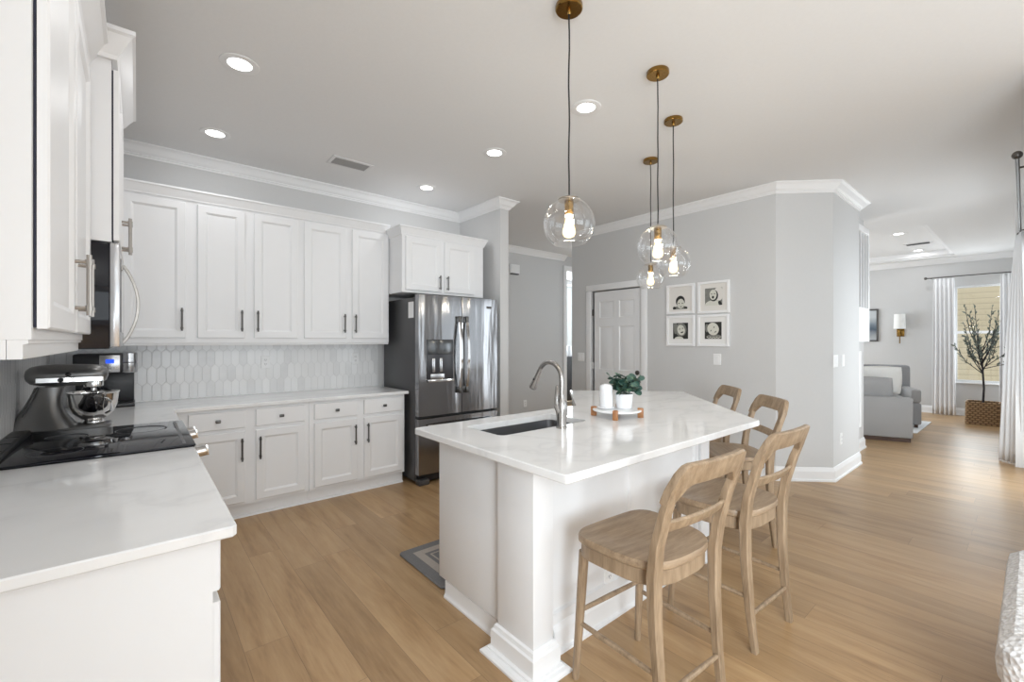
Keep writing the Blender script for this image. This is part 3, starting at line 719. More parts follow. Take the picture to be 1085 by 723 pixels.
for x, r in prof:
    rs.append([(x, 0.98 * r * math.cos(a), 0.305 + (0.90 * r if math.sin(a) > 0 else 0.95 * r) * math.sin(a)) for a in [2 * PI * i / 24 for i in range(24)]])
m.rings(rs); obj('motor_head', m, MIXGREY, t)
m = MB(world=False)
rs = [[(x, s * 0.0672 * q, z) for (s, z) in ((-1, 0.268), (-1, 0.292), (1, 0.292), (1, 0.268))] for x, q in ((-0.125, 0.99), (0.10, 0.99), (0.142, 0.80))]
m.rings(rs); obj('trim_band', m, CHROME, t)
m = MB(world=False); m.lathe([(0.040, 0.275), (0.044, 0.262), (0.042, 0.235), (0.034, 0.228), (0.012, 0.226), (0.012, 0.20)], (0.095, 0, 0), 24, True, True); obj('beater_hub', m, CHROME, t)
m = MB(world=False)
for k in range(6):
    a = PI * k / 6
    m.tube([(0.095 + math.cos(a) * r, math.sin(a) * r, z) for r, z in [(0.008, 0.205), (0.04, 0.17), (0.05, 0.12), (0.03, 0.075), (0, 0.062), (-0.03, 0.075), (-0.05, 0.12), (-0.04, 0.17), (-0.008, 0.205)]], 0.0016, 5)
obj('whisk', m, CHROME, t)
m = MB(world=False)
m.lathe([(0.045, 0.022), (0.052, 0.03), (0.040, 0.044), (0.06, 0.056), (0.088, 0.085), (0.103, 0.125), (0.110, 0.19), (0.113, 0.203), (0.116, 0.203), (0.113, 0.196), (0.106, 0.19), (0.099, 0.128), (0.084, 0.09), (0.05, 0.062), (0.001, 0.056)], (0.095, 0, 0), 40, True, True)
bo = obj('bowl', m, CHROME, t)
m = MB(world=False); m.tube([(0.16, -0.085, 0.17), (0.185, -0.12, 0.15), (0.18, -0.118, 0.10), (0.155, -0.085, 0.085)], 0.006, 8); obj('bowl_handle', m, CHROME, bo)
m = MB(Matrix.Translation((0.0, -0.064, 0.31)) @ Matrix.Rotation(PI / 2, 4, 'X'), world=False); m.lathe([(0.012, 0), (0.012, 0.008), (0.006, 0.012)], (0, 0, 0), 14, True, True); obj('lock_knob', m, BLACK, t)
m = MB(Matrix.Translation((-0.03, -0.064, 0.28)) @ Matrix.Rotation(PI / 2, 4, 'X'), world=False); m.lathe([(0.012, 0), (0.012, 0.008), (0.006, 0.016)], (0, 0, 0), 14, True, True); obj('speed_knob', m, BLACK, t)
m = MB(world=False); m.tube([(-0.12, -0.045, 0.245), (-0.15, -0.07, 0.16), (-0.172, -0.08, 0.08), (-0.18, -0.09, 0.03), (-0.185, -0.06, 0.006), (-0.17, 0.05, 0.006)], 0.0045, 8); obj('power_cord', m, BLACK, t)

# coffee maker
t = thing('coffee_maker', 'black and steel coffee maker with a blue display behind the mixer', 'coffee maker', (-0.17, 4.52, 0.9155))
m = MB(); m.box(-0.345, -0.01, 4.40, 4.66, 0.9155, 0.945, 0.008); m.box(-0.345, -0.015, 4.55, 4.66, 0.94, 1.18, 0.01); m.box(-0.35, 0.0, 4.42, 4.665, 1.17, 1.315, 0.012); obj('body', m, BLACK, t)
m = MB(); m.box(-0.21, -0.095, 4.408, 4.43, 1.178, 1.305, 0.003); cp = obj('control_panel', m, STEELB, t)
m = MB(); m.box(-0.175, -0.128, 4.404, 4.41, 1.245, 1.275); obj('display', m, DISPLAY, cp)
for (bx_, bz) in ((-0.175, 1.215), (-0.15, 1.215), (-0.125, 1.215), (-0.15, 1.195)):
    m = MB(); m.box(bx_ - 0.006, bx_ + 0.006, 4.405, 4.41, bz - 0.005, bz + 0.005); obj('button', m, ALU, cp)
m = MB()
m.lathe([(0.045, 1.172), (0.048, 1.178), (0.048, 1.245), (0.046, 1.247)], (-0.044, 4.445, 0), 28, True, True); m.lathe([(0.046, 1.251), (0.048, 1.253), (0.048, 1.318), (0.044, 1.322)], (-0.044, 4.445, 0), 28, True, True); obj('brew_head', m, STEELB, t)
m = MB(); m.lathe([(0.05, 0), (0.068, 0.02), (0.07, 0.09), (0.05, 0.13), (0.048, 0.14)], (-0.25, 4.475, 0.946), 24, True, True); cf = obj('carafe', m, GLOSSBLACK, t)
m = MB(); m.tube([(-0.19, 4.43, 1.07), (-0.16, 4.40, 1.05), (-0.165, 4.40, 0.99), (-0.19, 4.435, 0.975)], 0.007); obj('carafe_handle', m, BLACK, cf)

# ------------------------------------------------------------------ fridge
t = thing('refrigerator', 'stainless french door refrigerator with grey sides and bottom freezer', 'refrigerator', (2.555, 4.23, 0))
FX0, FX1, FY = 2.08, 3.045, 3.845
m = MB(); m.box(FX0, FX1, FY + 0.085, 4.64, 0.03, 1.84, 0.006); obj('case', m, FRSIDE, t)
def bow_door(x0, x1, z0, z1):
    m = MB(); n = 10; pts = []
    for k in range(n + 1):
        f = k / n; pts.append((x0 + (x1 - x0) * f, FY + 0.012 - 0.012 * math.sin(PI * (0.12 + 0.76 * f))))
    r = 0.01
    outl = [(x0, FY + 0.078)] + [(x0, FY + 0.02)] + pts[0:1] + pts[1:-1] + pts[-1:] + [(x1, FY + 0.02), (x1, FY + 0.078)]
    m.prism(outl, z0, z1, 0.004); return m
zt, zs_, zd = 1.868, 0.668, 0.645
dl = obj('fridge_door', bow_door(FX0, 2.573, zs_, zt), STEEL, t)
dr = obj('fridge_door', bow_door(2.581, FX1, zs_, zt), STEEL, t)
fz = obj('freezer_drawer', bow_door(FX0, FX1, 0.10, zd), STEEL, t)
def fr_handle(x):
    m = MB(); z0, z1 = 0.885, 1.655
    m.bar([(x, FY - 0.012 - 0.045 * math.sin(PI * k / 16) ** 0.7, z0 + (z1 - z0) * k / 16) for k in range(17)], 0.028, 0.016, (1, 0, 0)); return m
for xx, dd in ((2.535, dl), (2.622, dr)):
    obj('handle', fr_handle(xx), CHROME, dd)
    m = MB(); m.box(xx - 0.016, xx + 0.016, FY - 0.035, FY + 0.008, 1.60, 1.665, 0.004); m.box(xx - 0.016, xx + 0.016, FY - 0.035, FY + 0.008, 0.875, 0.94, 0.004); obj('handle_mount', m, PEWTER, dd)
m = MB(); m.bar([(2.17 + 0.79 * k / 16, FY - 0.012 - 0.045 * math.sin(PI * k / 16) ** 0.7, 0.575) for k in range(17)], 0.026, 0.016, (0, 0, 1)); obj('handle', m, CHROME, fz)
m = MB(); m.box(2.168, 2.465, FY - 0.006, FY + 0.004, 1.02, 1.425, 0.002); dsp = obj('dispenser', m, simple('dispenser_recess_grey', (0.055, 0.055, 0.06), 0.3, 0.5), dl)
m = MB(); m.box(2.172, 2.461, FY - 0.009, FY - 0.005, 1.275, 1.42, 0.001); obj('dispenser_panel', m, simple('dispenser_panel_smoke', (0.11, 0.115, 0.12), 0.15, 0.6), dsp)
m = MB()
for xx in (2.215, 2.30): m.box(xx, xx + 0.035, FY - 0.016, FY - 0.006, 1.10, 1.24, 0.004)
m.box(2.20, 2.36, FY - 0.012, FY - 0.006, 1.035, 1.085, 0.003); obj('dispenser_paddle', m, STEELB, dsp)
m = MB(); m.box(2.17, 2.463, FY - 0.022, FY - 0.004, 1.005, 1.03, 0.003); obj('drip_tray', m, CHROME, dsp)
m = MB(); m.box(2.895, 2.96, FY - 0.0025, FY + 0.005, 1.76, 1.785, 0.001); obj('badge', m, PEWTER, dr)
m = MB(); m.box(FX0 - 0.0015, FX0 + 0.001, 3.955, 4.065, 1.64, 1.80); obj('sticker', m, PLATE, t)
m = MB(); m.box(FX0 + 0.03, FX0 + 0.13, FY + 0.06, FY + 0.16, 1.838, 1.865, 0.005); m.box(FX1 - 0.13, FX1 - 0.03, FY + 0.06, FY + 0.16, 1.838, 1.865, 0.005); obj('hinge_cover', m, BLACK, t)
m = MB(); m.box(FX0 + 0.02, FX1 - 0.02, FY + 0.06, FY + 0.10, 0.02, 0.09); obj('toe_grille', m, BLACK, t)
for xx in (FX0 + 0.005, FX1 - 0.115):
    m = MB(); m.box(xx, xx + 0.11, FY + 0.0, FY + 0.09, 0.0, 0.055, 0.008); obj('foot', m, FRSIDE, t)

# ------------------------------------------------------------------ island
t = thing('kitchen_island', 'white panelled kitchen island base with baseboards and corner posts', 'kitchen island', (2.0, 1.75, 0))
ZI = 0.894
s2 = math.sqrt(0.5)
# body under the top: straight leg and the angled leg
body = [(1.305, 1.415), (2.84, 1.415), (3.77, 2.345), (3.20, 2.79), (2.50, 2.15), (1.305, 2.15)]
body = [(1.305, 1.405), (2.835, 1.405), (3.75, 2.32), (3.215, 2.855), (2.51, 2.15), (1.305, 2.15)]
m = MB(); m.prism(body, 0.10, ZI); obj('body', m, CAB, t)
m = MB(); m.prism([(1.308, 1.408), (2.835, 1.408), (3.745, 2.32), (3.215, 2.79), (2.535, 2.10), (1.308, 2.10)], 0.0, 0.0995); obj('toe_kick', m, CAB, t)
m = MB(); m.box(1.290, 1.3045, 1.572, 2.153, 0.10, ZI, 0.002); obj('end_panel', m, CAB, t)
m = MB(); m.box(1.245, 1.362, 1.335, 1.572, 0, ZI, 0.003); post = obj('corner_post', m, CAB, t)
PB = [(0.0005, 0), (0.058, 0), (0.058, 0.010), (0.050, 0.018), (0.034, 0.022), (0.034, 0.030), (0.022, 0.036), (0.022, 0.105), (0.014, 0.112), (0.010, 0.128), (0.0005, 0.134)]
m = MB(); m.sweep([(1.303, 1.572), (1.245, 1.572), (1.245, 1.335), (1.362, 1.335), (1.362, 1.400)], PB); obj('post_plinth', m, TRIM, post, 15)
SB = [(0.0005, 0), (0.022, 0), (0.022, 0.010), (0.014, 0.020), (0.012, 0.030), (0.012, 0.09), (0.0005, 0.095)]
m = MB(); m.sweep([(1.308, 2.10), (1.308, 1.64)], SB); obj('shoe_moulding', m, TRIM, t)
LB = [(0.0005, 0), (0.03, 0), (0.03, 0.012), (0.018, 0.02), (0.016, 0.10), (0.006, 0.125), (0.0005, 0.13)]
m = MB(); m.sweep([(1.425, 1.405), (2.72, 1.405)], LB); m.sweep([(2.95, 1.52), (3.75, 2.32)], LB); obj('baseboard', m, TRIM, t, 15)
m = MB()   # end post at the bend
m.prism([(2.745, 1.405), (2.745, 1.375), (2.85, 1.375), (2.93, 1.455), (2.93, 1.50)], 0.0, ZI); ep = obj('corner_post', m, CAB, t)
m = MB(); m.sweep([(2.745, 1.375), (2.85, 1.375), (2.93, 1.455)], LB); obj('post_plinth', m, TRIM, ep, 15)
# framed panels on the stool side
def framed(x0, x1, M):
    m = MB(M); z0, z1 = 0.14, ZI - 0.005
    st = 0.045
    m.rings([ring_rect(x0, x1, z0, z1, 0), ring_rect(x0, x1, z0, z1, -0.014), ring_rect(x0 + st, x1 - st, z0 + st, z1 - st, -0.014), ring_rect(x0 + st + 0.008, x1 - st - 0.008, z0 + st + 0.008, z1 - st - 0.008, -0.002)], False, True)
    return m
for a, b_ in ((1.37, 2.05), (2.05, 2.74)): obj('side_panel', framed(a, b_, TR(0, 1.405, 0)), CAB, t, 14)
for a, b_ in ((0.10, 0.68), (0.68, 1.28)): obj('side_panel', framed(a, b_, TR(2.835, 1.405, 0, 45)), CAB, t)
for k in range(3):   # doors on the sink side
    M = TR(2.45, 2.15, 0, 180)
    mm = slab_door(M, 0.02 + k * 0.37, 0.37 + k * 0.37, 0.13, 0.86); mm.world = True; o = obj('door', mm, CAB, t)
    mm = pull(M, 0.33 + k * 0.37, 0.75); mm.world = True; obj('handle', mm, PEWTER, o)
o_ = (1.18, 2.217)
top = [(1.185, 1.079), (2.873, 1.079), (3.978, 2.184), (3.225, 2.937), (2.505, 2.217), (1.178, 2.217), (1.170, 2.209), (1.168, 2.203), (1.168, 1.096), (1.172, 1.085)]
isl = worktop('worktop', top, 0.895, 0.93, 'white quartz island worktop with angled end and sink cutout')
# sink cutout
m = MB(); SX0, SX1, SY0, SY1 = 1.405, 2.075, 1.742, 2.07
outl = rnd_rect(SX0, SX1, SY0, SY1, 0.035)
m.prism(outl, 0.70, 1.1); cut = obj('cutter', m, QUARTZ)
md_ = isl.modifiers.new('cut', 'BOOLEAN'); md_.object = cut; md_.operation = 'DIFFERENCE'; md_.solver = 'EXACT'
tisl = bpy.data.objects['kitchen_island']
def apply_mods(o):
    dg = bpy.context.evaluated_depsgraph_get(); me = bpy.data.meshes.new_from_object(o.evaluated_get(dg)); o.modifiers.clear(); me.set_sharp_from_angle(angle=math.radians(20)); o.data = me
apply_mods(isl)
# clear the same hole in the base
m = MB(); m.prism(rnd_rect(SX0 - 0.012, SX1 + 0.012, SY0 - 0.012, SY1 + 0.012, 0.04), 0.72, 1.1); cut2 = obj('cutter', m, QUARTZ)
bd = [c for c in tisl.children if c.name.startswith('body')][0]
md_ = bd.modifiers.new('cut', 'BOOLEAN'); md_.object = cut2; md_.solver = 'EXACT'; apply_mods(bd)
for c in (cut, cut2): bpy.data.objects.remove(c)
t = thing('sink', 'undermount stainless sink bowl in the island worktop', 'sink', (1.74, 1.87, 0.735))
m = MB()
def rr(d, z): return [(x, y, z) for x, y in rnd_rect(SX0 - d, SX1 + d, SY0 - d, SY1 + d, max(0.01, 0.035 + d))]
m.rings([rr(0.008, 0.8945), rr(0.001, 0.8945), rr(-0.004, 0.80), rr(-0.018, 0.745), rr(-0.05, 0.740)], False, True); obj('bowl', m, SINKM, t)
m = MB(); m.lathe([(0.04, 0.0), (0.04, 0.004), (0.02, 0.001), (0.001, 0.001)], (1.74, 1.87, 0.7402), 20, True, True); obj('drain', m, CHROME, t)
# faucet: spout swings over the sink (+y)
t = thing('faucet', 'brushed steel gooseneck faucet with side lever on the island', 'faucet', (1.79, 1.69, 0.93))
NIK = simple('faucet_brushed_steel', (0.40, 0.385, 0.37), 0.22, 1.0)
m = MB(world=False); m.lathe([(0.031, 0), (0.031, 0.008), (0.027, 0.012), (0.026, 0.03), (0.032, 0.085), (0.033, 0.12), (0.024, 0.15), (0.017, 0.17), (0.016, 0.18)], (0, 0, 0), 24, True, True); obj('body', m, NIK, t)
pts = [(0, 0, 0.165), (0, 0, 0.22)]
for k in range(15):
    a = PI * k / 14 * 0.86; pts.append((0, 0.093 - 0.093 * math.cos(a), 0.262 + 0.098 * math.sin(a)))
m = MB(world=False); m.tube(pts, 0.0135, 14); obj('spout', m, NIK, t)
e = Vector(pts[-1]); dv = (Vector(pts[-1]) - Vector(pts[-2])).normalized()
m = MB(world=False); m.tube([e - dv * 0.004, e + dv * 0.02, e + dv * 0.06, e + dv * 0.112, e + dv * 0.118], [0.0145, 0.0155, 0.0185, 0.0235, 0.020], 16); sp = obj('spray_head', m, NIK, t)
bq = e + dv * 0.055; m = MB(world=False); m.tube([bq + Vector((-0.017, 0.002, 0)), bq + Vector((-0.0205, 0.002, 0))], 0.006, 10); obj('button', m, BLACK, sp)
m = MB(world=False); m.tube([(-0.02, 0.0, 0.09), (-0.034, 0.005, 0.12), (-0.036, 0.006, 0.16), (-0.036, 0.004, 0.20), (-0.036, 0.0, 0.235)], [0.016, 0.015, 0.011, 0.009, 0.0075], 10); obj('lever', m, NIK, t)

# footed tray with bottle and plant
TX, TY, TZ = 2.33, 1.72, 0.93
t = thing('footed_tray', 'round white marble tray on short wooden feet on the island', 'tray', (TX, TY, TZ))
m = MB(world=False); m.lathe([(0.001, 0.036), (0.146, 0.036), (0.152, 0.040), (0.152, 0.046), (0.147, 0.050), (0.001, 0.050)], (0, 0, 0), 56); obj('tray_top', m, MARBLE, t)
for k in range(4):
    a = math.radians(33 + 90 * k)
    m = MB(Matrix.Rotation(a, 4, 'Z'), world=False); m.box(0.126, 0.163, -0.016, 0.016, 0, 0.060, 0.005); obj('foot', m, TRAYW, t)
ttop = TZ + 0.0505
def view_off(du, dd): return (TX + 0.763 * du + 0.646 * dd, TY - 0.646 * du + 0.763 * dd)
px_, py_ = view_off(-0.068, 0.0)
t = thing('bottle', 'white ceramic cylinder bottle on a small saucer, left of the plant', 'bottle', (px_, py_, ttop))
m = MB(world=False); m.lathe([(0.001, 0), (0.040, 0), (0.052, 0.006), (0.052, 0.010), (0.001, 0.010)], (0, 0, 0), 28); obj('saucer', m, CERAMIC, t)
m = MB(world=False); m.lathe([(0.001, 0.0105), (0.038, 0.0105), (0.041, 0.016), (0.040, 0.135), (0.033, 0.150), (0.015, 0.156), (0.013, 0.150), (0.001, 0.150)], (0, 0, 0), 28); obj('body', m, CERAMIC, t)
px_, py_ = view_off(0.048, 0.01)
t = thing('potted_plant', 'round-leaved green plant in a small white pot on the tray', 'potted plant', (px_, py_, ttop))
m = MB(world=False); m.lathe([(0.001, 0), (0.043, 0), (0.047, 0.004), (0.056, 0.085), (0.058, 0.094), (0.054, 0.094), (0.051, 0.078), (0.001, 0.078)], (0, 0, 0), 32); obj('pot', m, CERAMIC, t)
m = MB(world=False); m.lathe([(0.001, 0.082), (0.025, 0.081), (0.0505, 0.0785)], (0, 0, 0), 24); obj('soil', m, SOIL, t)
ms, ml = MB(world=False), MB(world=False)
rp = random.Random(5)
def leaf(mb, c, n, r, d):
    n = Vector(n).normalized(); d = Vector(d); d = (d - n * d.dot(n)).normalized(); e = n.cross(d); c = Vector(c)
    k = 10; ring = [c + d * (r * (1 + math.cos(2 * PI * i / k)) * 0.98) + e * (r * 0.98 * math.sin(2 * PI * i / k)) + n * (0.15 * r * abs(math.sin(2 * PI * i / k))) for i in range(k)]
    mb.rings([ring, [q + n * 0.0006 for q in ring]])
for k in range(20):
    a = 2 * PI * k / 20 + rp.uniform(-0.2, 0.2); sp_ = rp.uniform(0.04, 0.135) * (1.0 if k % 3 else 0.5); hgt = rp.uniform(0.02, 0.135)
    if math.cos(a - math.radians(140)) > 0.75: sp_ = 0.04
    p0 = Vector((0.02 * math.cos(a), 0.02 * math.sin(a), 0.08)); p2 = Vector((sp_ * math.cos(a), sp_ * math.sin(a), 0.09 + hgt)); p1 = (p0 + p2) / 2 + Vector((0, 0, 0.02))
    ms.tube([p0, p1, p2], 0.0013, 5)
    for j in range(6):
        f = 0.35 + 0.65 * j / 5; q = p0.lerp(p1, f * 2) if f < 0.5 else p1.lerp(p2, f * 2 - 1)
        sa = a + (1 if j % 2 else -1) * rp.uniform(0.6, 1.4); d = (math.cos(sa), math.sin(sa), rp.uniform(-0.1, 0.6))
        leaf(ml, q, (rp.uniform(-0.8, 0.8), rp.uniform(-0.8, 0.8), 0.8), rp.uniform(0.017, 0.029), d)
obj('stems', ms, simple('plant_stem', (0.10, 0.12, 0.05), 0.6), t); obj('foliage', ml, LEAF, t)

# ------------------------------------------------------------------ stools (local: front +y)
def outline(sc, n=40):
    o = []
    for i in range(n):
        a = 2 * PI * i / n; c, s = math.cos(a), math.sin(a); e = 0.42 if s > 0 else 0.62
        x = math.copysign(abs(c) ** e, c) * 0.228; y = math.copysign(abs(s) ** e, s) * 0.205
        x *= 1 + 0.07 * y / 0.2
        o.append((x * sc, y * (sc if s > 0 else sc)))
    return o
def make_stool(label):
    t = thing('bar_stool', label, 'bar stool', group='wooden bar stools at the island')
    m = MB(world=False)
    rs = []
    for sc, z in ((0.975, 0.588), (1.0, 0.594), (1.0, 0.612), (0.985, 0.620), (0.90, 0.620), (0.7, 0.613), (0.4, 0.608), (0.1, 0.606)):
        rs.append([(x, y, z + (0.004 * math.cos(6 * x) if sc < 0.9 else 0)) for x, y in outline(sc)])
    m.rings(rs); obj('seat', m, STOOLS, t)
    m = MB(world=False); m.rings([[(x, y, z) for x, y in outline(sc)] for sc, z in ((0.93, 0.528), (0.955, 0.533), (0.955, 0.589))]); obj('apron', m, STOOLW, t)
    for s in (-1, 1):
        m = MB(world=False); m.tube([(s * 0.188, 0.165, 0.54), (s * 0.194, 0.18, 0.3), (s * 0.203, 0.200, 0.0)], [0.021, 0.019, 0.0145], 12); obj('leg', m, STOOLW, t)
        m = MB(world=False)
        m.bar([(s * 0.186, -0.222, 0), (s * 0.189, -0.200, 0.18), (s * 0.193, -0.185, 0.40), (s * 0.197, -0.182, 0.58), (s * 0.201, -0.198, 0.70), (s * 0.205, -0.235, 0.83), (s * 0.208, -0.262, 0.905), (s * 0.208, -0.272, 0.935)],
              [0.032, 0.036, 0.042, 0.046, 0.046, 0.045, 0.045, 0.040], [0.026, 0.032, 0.038, 0.042, 0.036, 0.030, 0.026, 0.022], (1, 0, 0)); obj('leg', m, STOOLW, t)
    def rail(z0f, z1f, hw, th, y0, bow):
        m = MB(world=False); n = 24; rs = []
        for k in range(n + 1):
            u = -1 + 2 * k / n; x = hw * u; yb = -bow * (1 - u * u)
            a, b = z0f(abs(u)), z1f(abs(u)); yl = lambda z: y0 + yb - (z - 0.95) * 0.33
            e = 0.006
            rs.append([(x, yl(a) + th / 2 - e, a), (x, yl(a) + th / 2, a + e), (x, yl(b) + th / 2, b - e), (x, yl(b) + th / 2 - e, b), (x, yl(b) - th / 2 + e, b), (x, yl(b) - th / 2, b - e), (x, yl(a) - th / 2, a + e), (x, yl(a) - th / 2 + e, a)])
        m.rings(rs); return m
    p = lambda v: max(0.0, v)
    obj('top_rail', rail(lambda u: 0.922 - 0.075 * p((u - 0.50) / 0.34) ** 2.2 if u < 0.80 else 0.86, lambda u: 1.004 - 0.085 * p((u - 0.72) / 0.28) ** 2.8, 0.232, 0.029, -0.272, 0.026), STOOLW, t)
    obj('back_slat', rail(lambda u: 0.745, lambda u: 0.790, 0.196, 0.018, -0.275, 0.020), STOOLW, t)
    for a, b in (((-0.192, -0.19, 0.24), (-0.197, 0.187, 0.24)), ((0.192, -0.19, 0.24), (0.197, 0.187, 0.24)), ((-0.195, 0.185, 0.285), (0.195, 0.185, 0.285)), ((-0.188, -0.205, 0.165), (0.188, -0.205, 0.165))):
        m = MB(world=False); a, b = Vector(a), Vector(b); m.tube([a, a.lerp(b, 0.5), b], [0.009, 0.011, 0.009], 10); obj('stretcher', m, STOOLW, t)
    return t
st0 = make_stool('pale wooden bar stool nearest the viewer, at the long side of the island')
st0.location = (1.59, 1.03, 0); st0.rotation_euler = (0, 0, math.radians(-4))
dup(st0, (2.33, 1.03, 0), math.radians(-3), 'wooden bar stool second from the viewer, at the bend in the island')
dup(st0, (3.302, 1.438, 0), math.radians(45), 'brown wooden bar stool at the angled end of the island, nearer of the two there')
dup(st0, (3.827, 1.963, 0), math.radians(45), 'farthest wooden bar stool, half hidden behind the tip of the island worktop')

# ------------------------------------------------------------------ pendants and ceiling fittings
def make_pendant(label):
    t = thing('pendant_light', label, 'pendant light', group='glass globe pendants over the island')
    m = MB(world=False); m.lathe([(0.001, 0), (0.062, 0), (0.064, -0.004), (0.064, -0.022), (0.060, -0.026), (0.001, -0.026)], (0, 0, 0), 36); ca = obj('canopy', m, BRASS, t)
    m = MB(world=False); m.lathe([(0.010, -0.026), (0.010, -0.040), (0.006, -0.046)], (0, 0, 0), 14, True, True); obj('cord_grip', m, BRASS, ca)
    m = MB(world=False); m.tube([(0.0015 * math.sin(k * 1.3), 0.0015 * math.cos(k * 1.7), -0.04 - 0.865 * k / 10) for k in range(11)], 0.0038, 8); obj('cord', m, CORDM, t)
    gz = -1.035
    m = MB(world=False); m.lathe([(0.001, 0.121), (0.050, 0.117), (0.053, 0.112), (0.050, 0.109), (0.001, 0.109)], (0, 0, gz), 32); m.tube([(0, 0, gz + 0.118), (0, 0, gz + 0.135)], [0.009, 0.005], 12); obj('cap_disc', m, SOCKETB, t)
    m = MB(world=False); m.lathe([(0.021, 0.110), (0.021, 0.050), (0.017, 0.046)], (0, 0, gz), 20, True, True); so = obj('socket', m, BRASS, t)
    prof = []
    for k in range(25):
        a = math.radians(66 - (66 + 52) * k / 24); prof.append((0.121 * math.cos(a), 0.121 * math.sin(a)))
    m = MB(world=False); m.lathe(prof + [(0.076, -0.0968)] + [(r - 0.0025, z) for r, z in reversed(prof)], (0, 0, gz), 48); obj('glass_globe', m, GLASS, t, 80)
    m = MB(world=False); m.lathe([(0.013, 0.048), (0.014, 0.035), (0.020, 0.005), (0.030, -0.030), (0.031, -0.045), (0.024, -0.060), (0.010, -0.067), (0.001, -0.068)], (0, 0, gz), 24); bu = obj('bulb', m, BULB, t)
    m = MB(world=False)
    for k in range(6):
        a = 2 * PI * k / 6; b_ = a + PI / 6
        m.tube([(0.007 * math.cos(a), 0.007 * math.sin(a), gz + 0.02), (0.013 * math.cos(b_), 0.013 * math.sin(b_), gz - 0.04)], 0.0016, 5)
    obj('filament', m, FILAMENT, bu)
    return t
P0 = make_pendant('clear glass globe pendant hanging alone nearest the viewer, over the sink'); P0.location = (1.56, 1.425, H)
dup(P0, (2.344, 1.438, H), 1.0, 'clear globe pendant second from the viewer, its globe in front of two others')
dup(P0, (2.936, 1.677, H), 2.0, 'clear globe pendant third from the viewer, its globe right of the cluster')
dup(P0, (3.433, 2.176, H), 0.5, 'farthest clear globe pendant, its globe lowest in the cluster')
for q in ((1.56, 1.425), (2.344, 1.438), (2.936, 1.677), (3.433, 2.176)):
    d = bpy.data.lights.new('bulb_glow', 'POINT'); d.energy = 5.0; d.color = (1, 0.93, 0.82); d.shadow_soft_size = 0.03
    o = bpy.data.objects.new('bulb_glow', d); COL.objects.link(o); o.location = (q[0], q[1], H - 1.09)

def make_can(label, r=0.10):
    t = thing('recessed_light', label, 'recessed light', group='round recessed ceiling lights')
    m = MB(world=False); m.lathe([(r, 0), (r, -0.004), (r - 0.006, -0.007), (r * 0.62, -0.003), (r * 0.62, 0.0)], (0, 0, 0), 40); obj('trim_ring', m, simple('downlight_trim', (0.8, 0.8, 0.8), 0.4), t)
    m = MB(world=False); m.lathe([(0.001, -0.0025), (r * 0.62, -0.0025), (r * 0.62, -0.0005), (0.001, -0.0005)], (0, 0, 0), 32); obj('lens', m, LED, t)
    return t
cans = [((0.451, 2.951), 'recessed ceiling light nearest the range wall, largest in view'), ((0.458, 4.058), 'recessed ceiling light near the corner above the left upper cabinets'),
        ((2.305, 2.951), 'recessed ceiling light in mid ceiling, in line with the sink'), ((2.293, 4.078), 'recessed ceiling light close to the crown moulding above the fridge'),
        ((2.334, 1.976), 'recessed ceiling light between the first two pendant cords'),
        ((0.455, 1.90), 'recessed ceiling light above the near end of the left worktop'), ((0.455, 0.85), 'recessed ceiling light directly above the viewer')]
C0 = None
for (x, y), lab in cans:
    if C0 is None: C0 = make_can(lab); C0.location = (x, y, H)
    else: dup(C0, (x, y, H), 0, lab)
    area('downlight', (x, y, H - 0.012), (0, 0, -1), 0.12, 0.12, 2.2 if y < 1.95 else 2.4, (0.97, 0.985, 1.0), 'DISK')
for (x, y), lab in (((9.28, 1.412), 'recessed light in the tray ceiling, before the vent'), ((11.25, 1.43), 'recessed light at the far end of the tray ceiling')):
    dup(C0, (x, y, tz), 0, lab); area('downlight', (x, y, tz - 0.012), (0, 0, -1), 0.12, 0.12, 2.5, (0.97, 0.985, 1.0), 'DISK')
SLATM = simple('vent_slat_grey', (0.34, 0.34, 0.34), 0.6)
def make_vent(label, loc, rotz, L=0.36, W=0.20):
    t = thing('ceiling_vent', label, 'ceiling vent', loc, rotz, 'ceiling air vents')
    m = MB(world=False)
    for a in ((-L / 2, L / 2, -W / 2, -W / 2 + 0.03), (-L / 2, L / 2, W / 2 - 0.03, W / 2), (-L / 2, -L / 2 + 0.03, -W / 2 + 0.03, W / 2 - 0.03), (L / 2 - 0.03, L / 2, -W / 2 + 0.03, W / 2 - 0.03)): m.box(*a, -0.009, -0.0005, 0.003)
    obj('frame', m, ALU, t)
    m = MB(world=False); m.box(-L / 2 + 0.02, L / 2 - 0.02, -W / 2 + 0.02, W / 2 - 0.02, -0.003, -0.001); obj('backing', m, VENTD, t)
    for k in range(6):
        yy = -W / 2 + 0.04 + k * (W - 0.08) / 5
        m = MB(world=False); m.rings([[(-L / 2 + 0.03, yy - 0.010, -0.0035), (-L / 2 + 0.03, yy - 0.009, -0.0035), (-L / 2 + 0.03, yy + 0.004, -0.012), (-L / 2 + 0.03, yy + 0.003, -0.012)], [(L / 2 - 0.03, yy - 0.010, -0.0035), (L / 2 - 0.03, yy - 0.009, -0.0035), (L / 2 - 0.03, yy + 0.004, -0.012), (L / 2 - 0.03, yy + 0.003, -0.012)]]); obj('slat', m, SLATM, t)
    return t
V0 = make_vent('white framed air vent in the kitchen ceiling by the crown moulding', (1.46, 3.965, H), 0)
dup(V0, (10.45, 1.33, tz), math.radians(90), 'air vent in the tray ceiling of the living room')

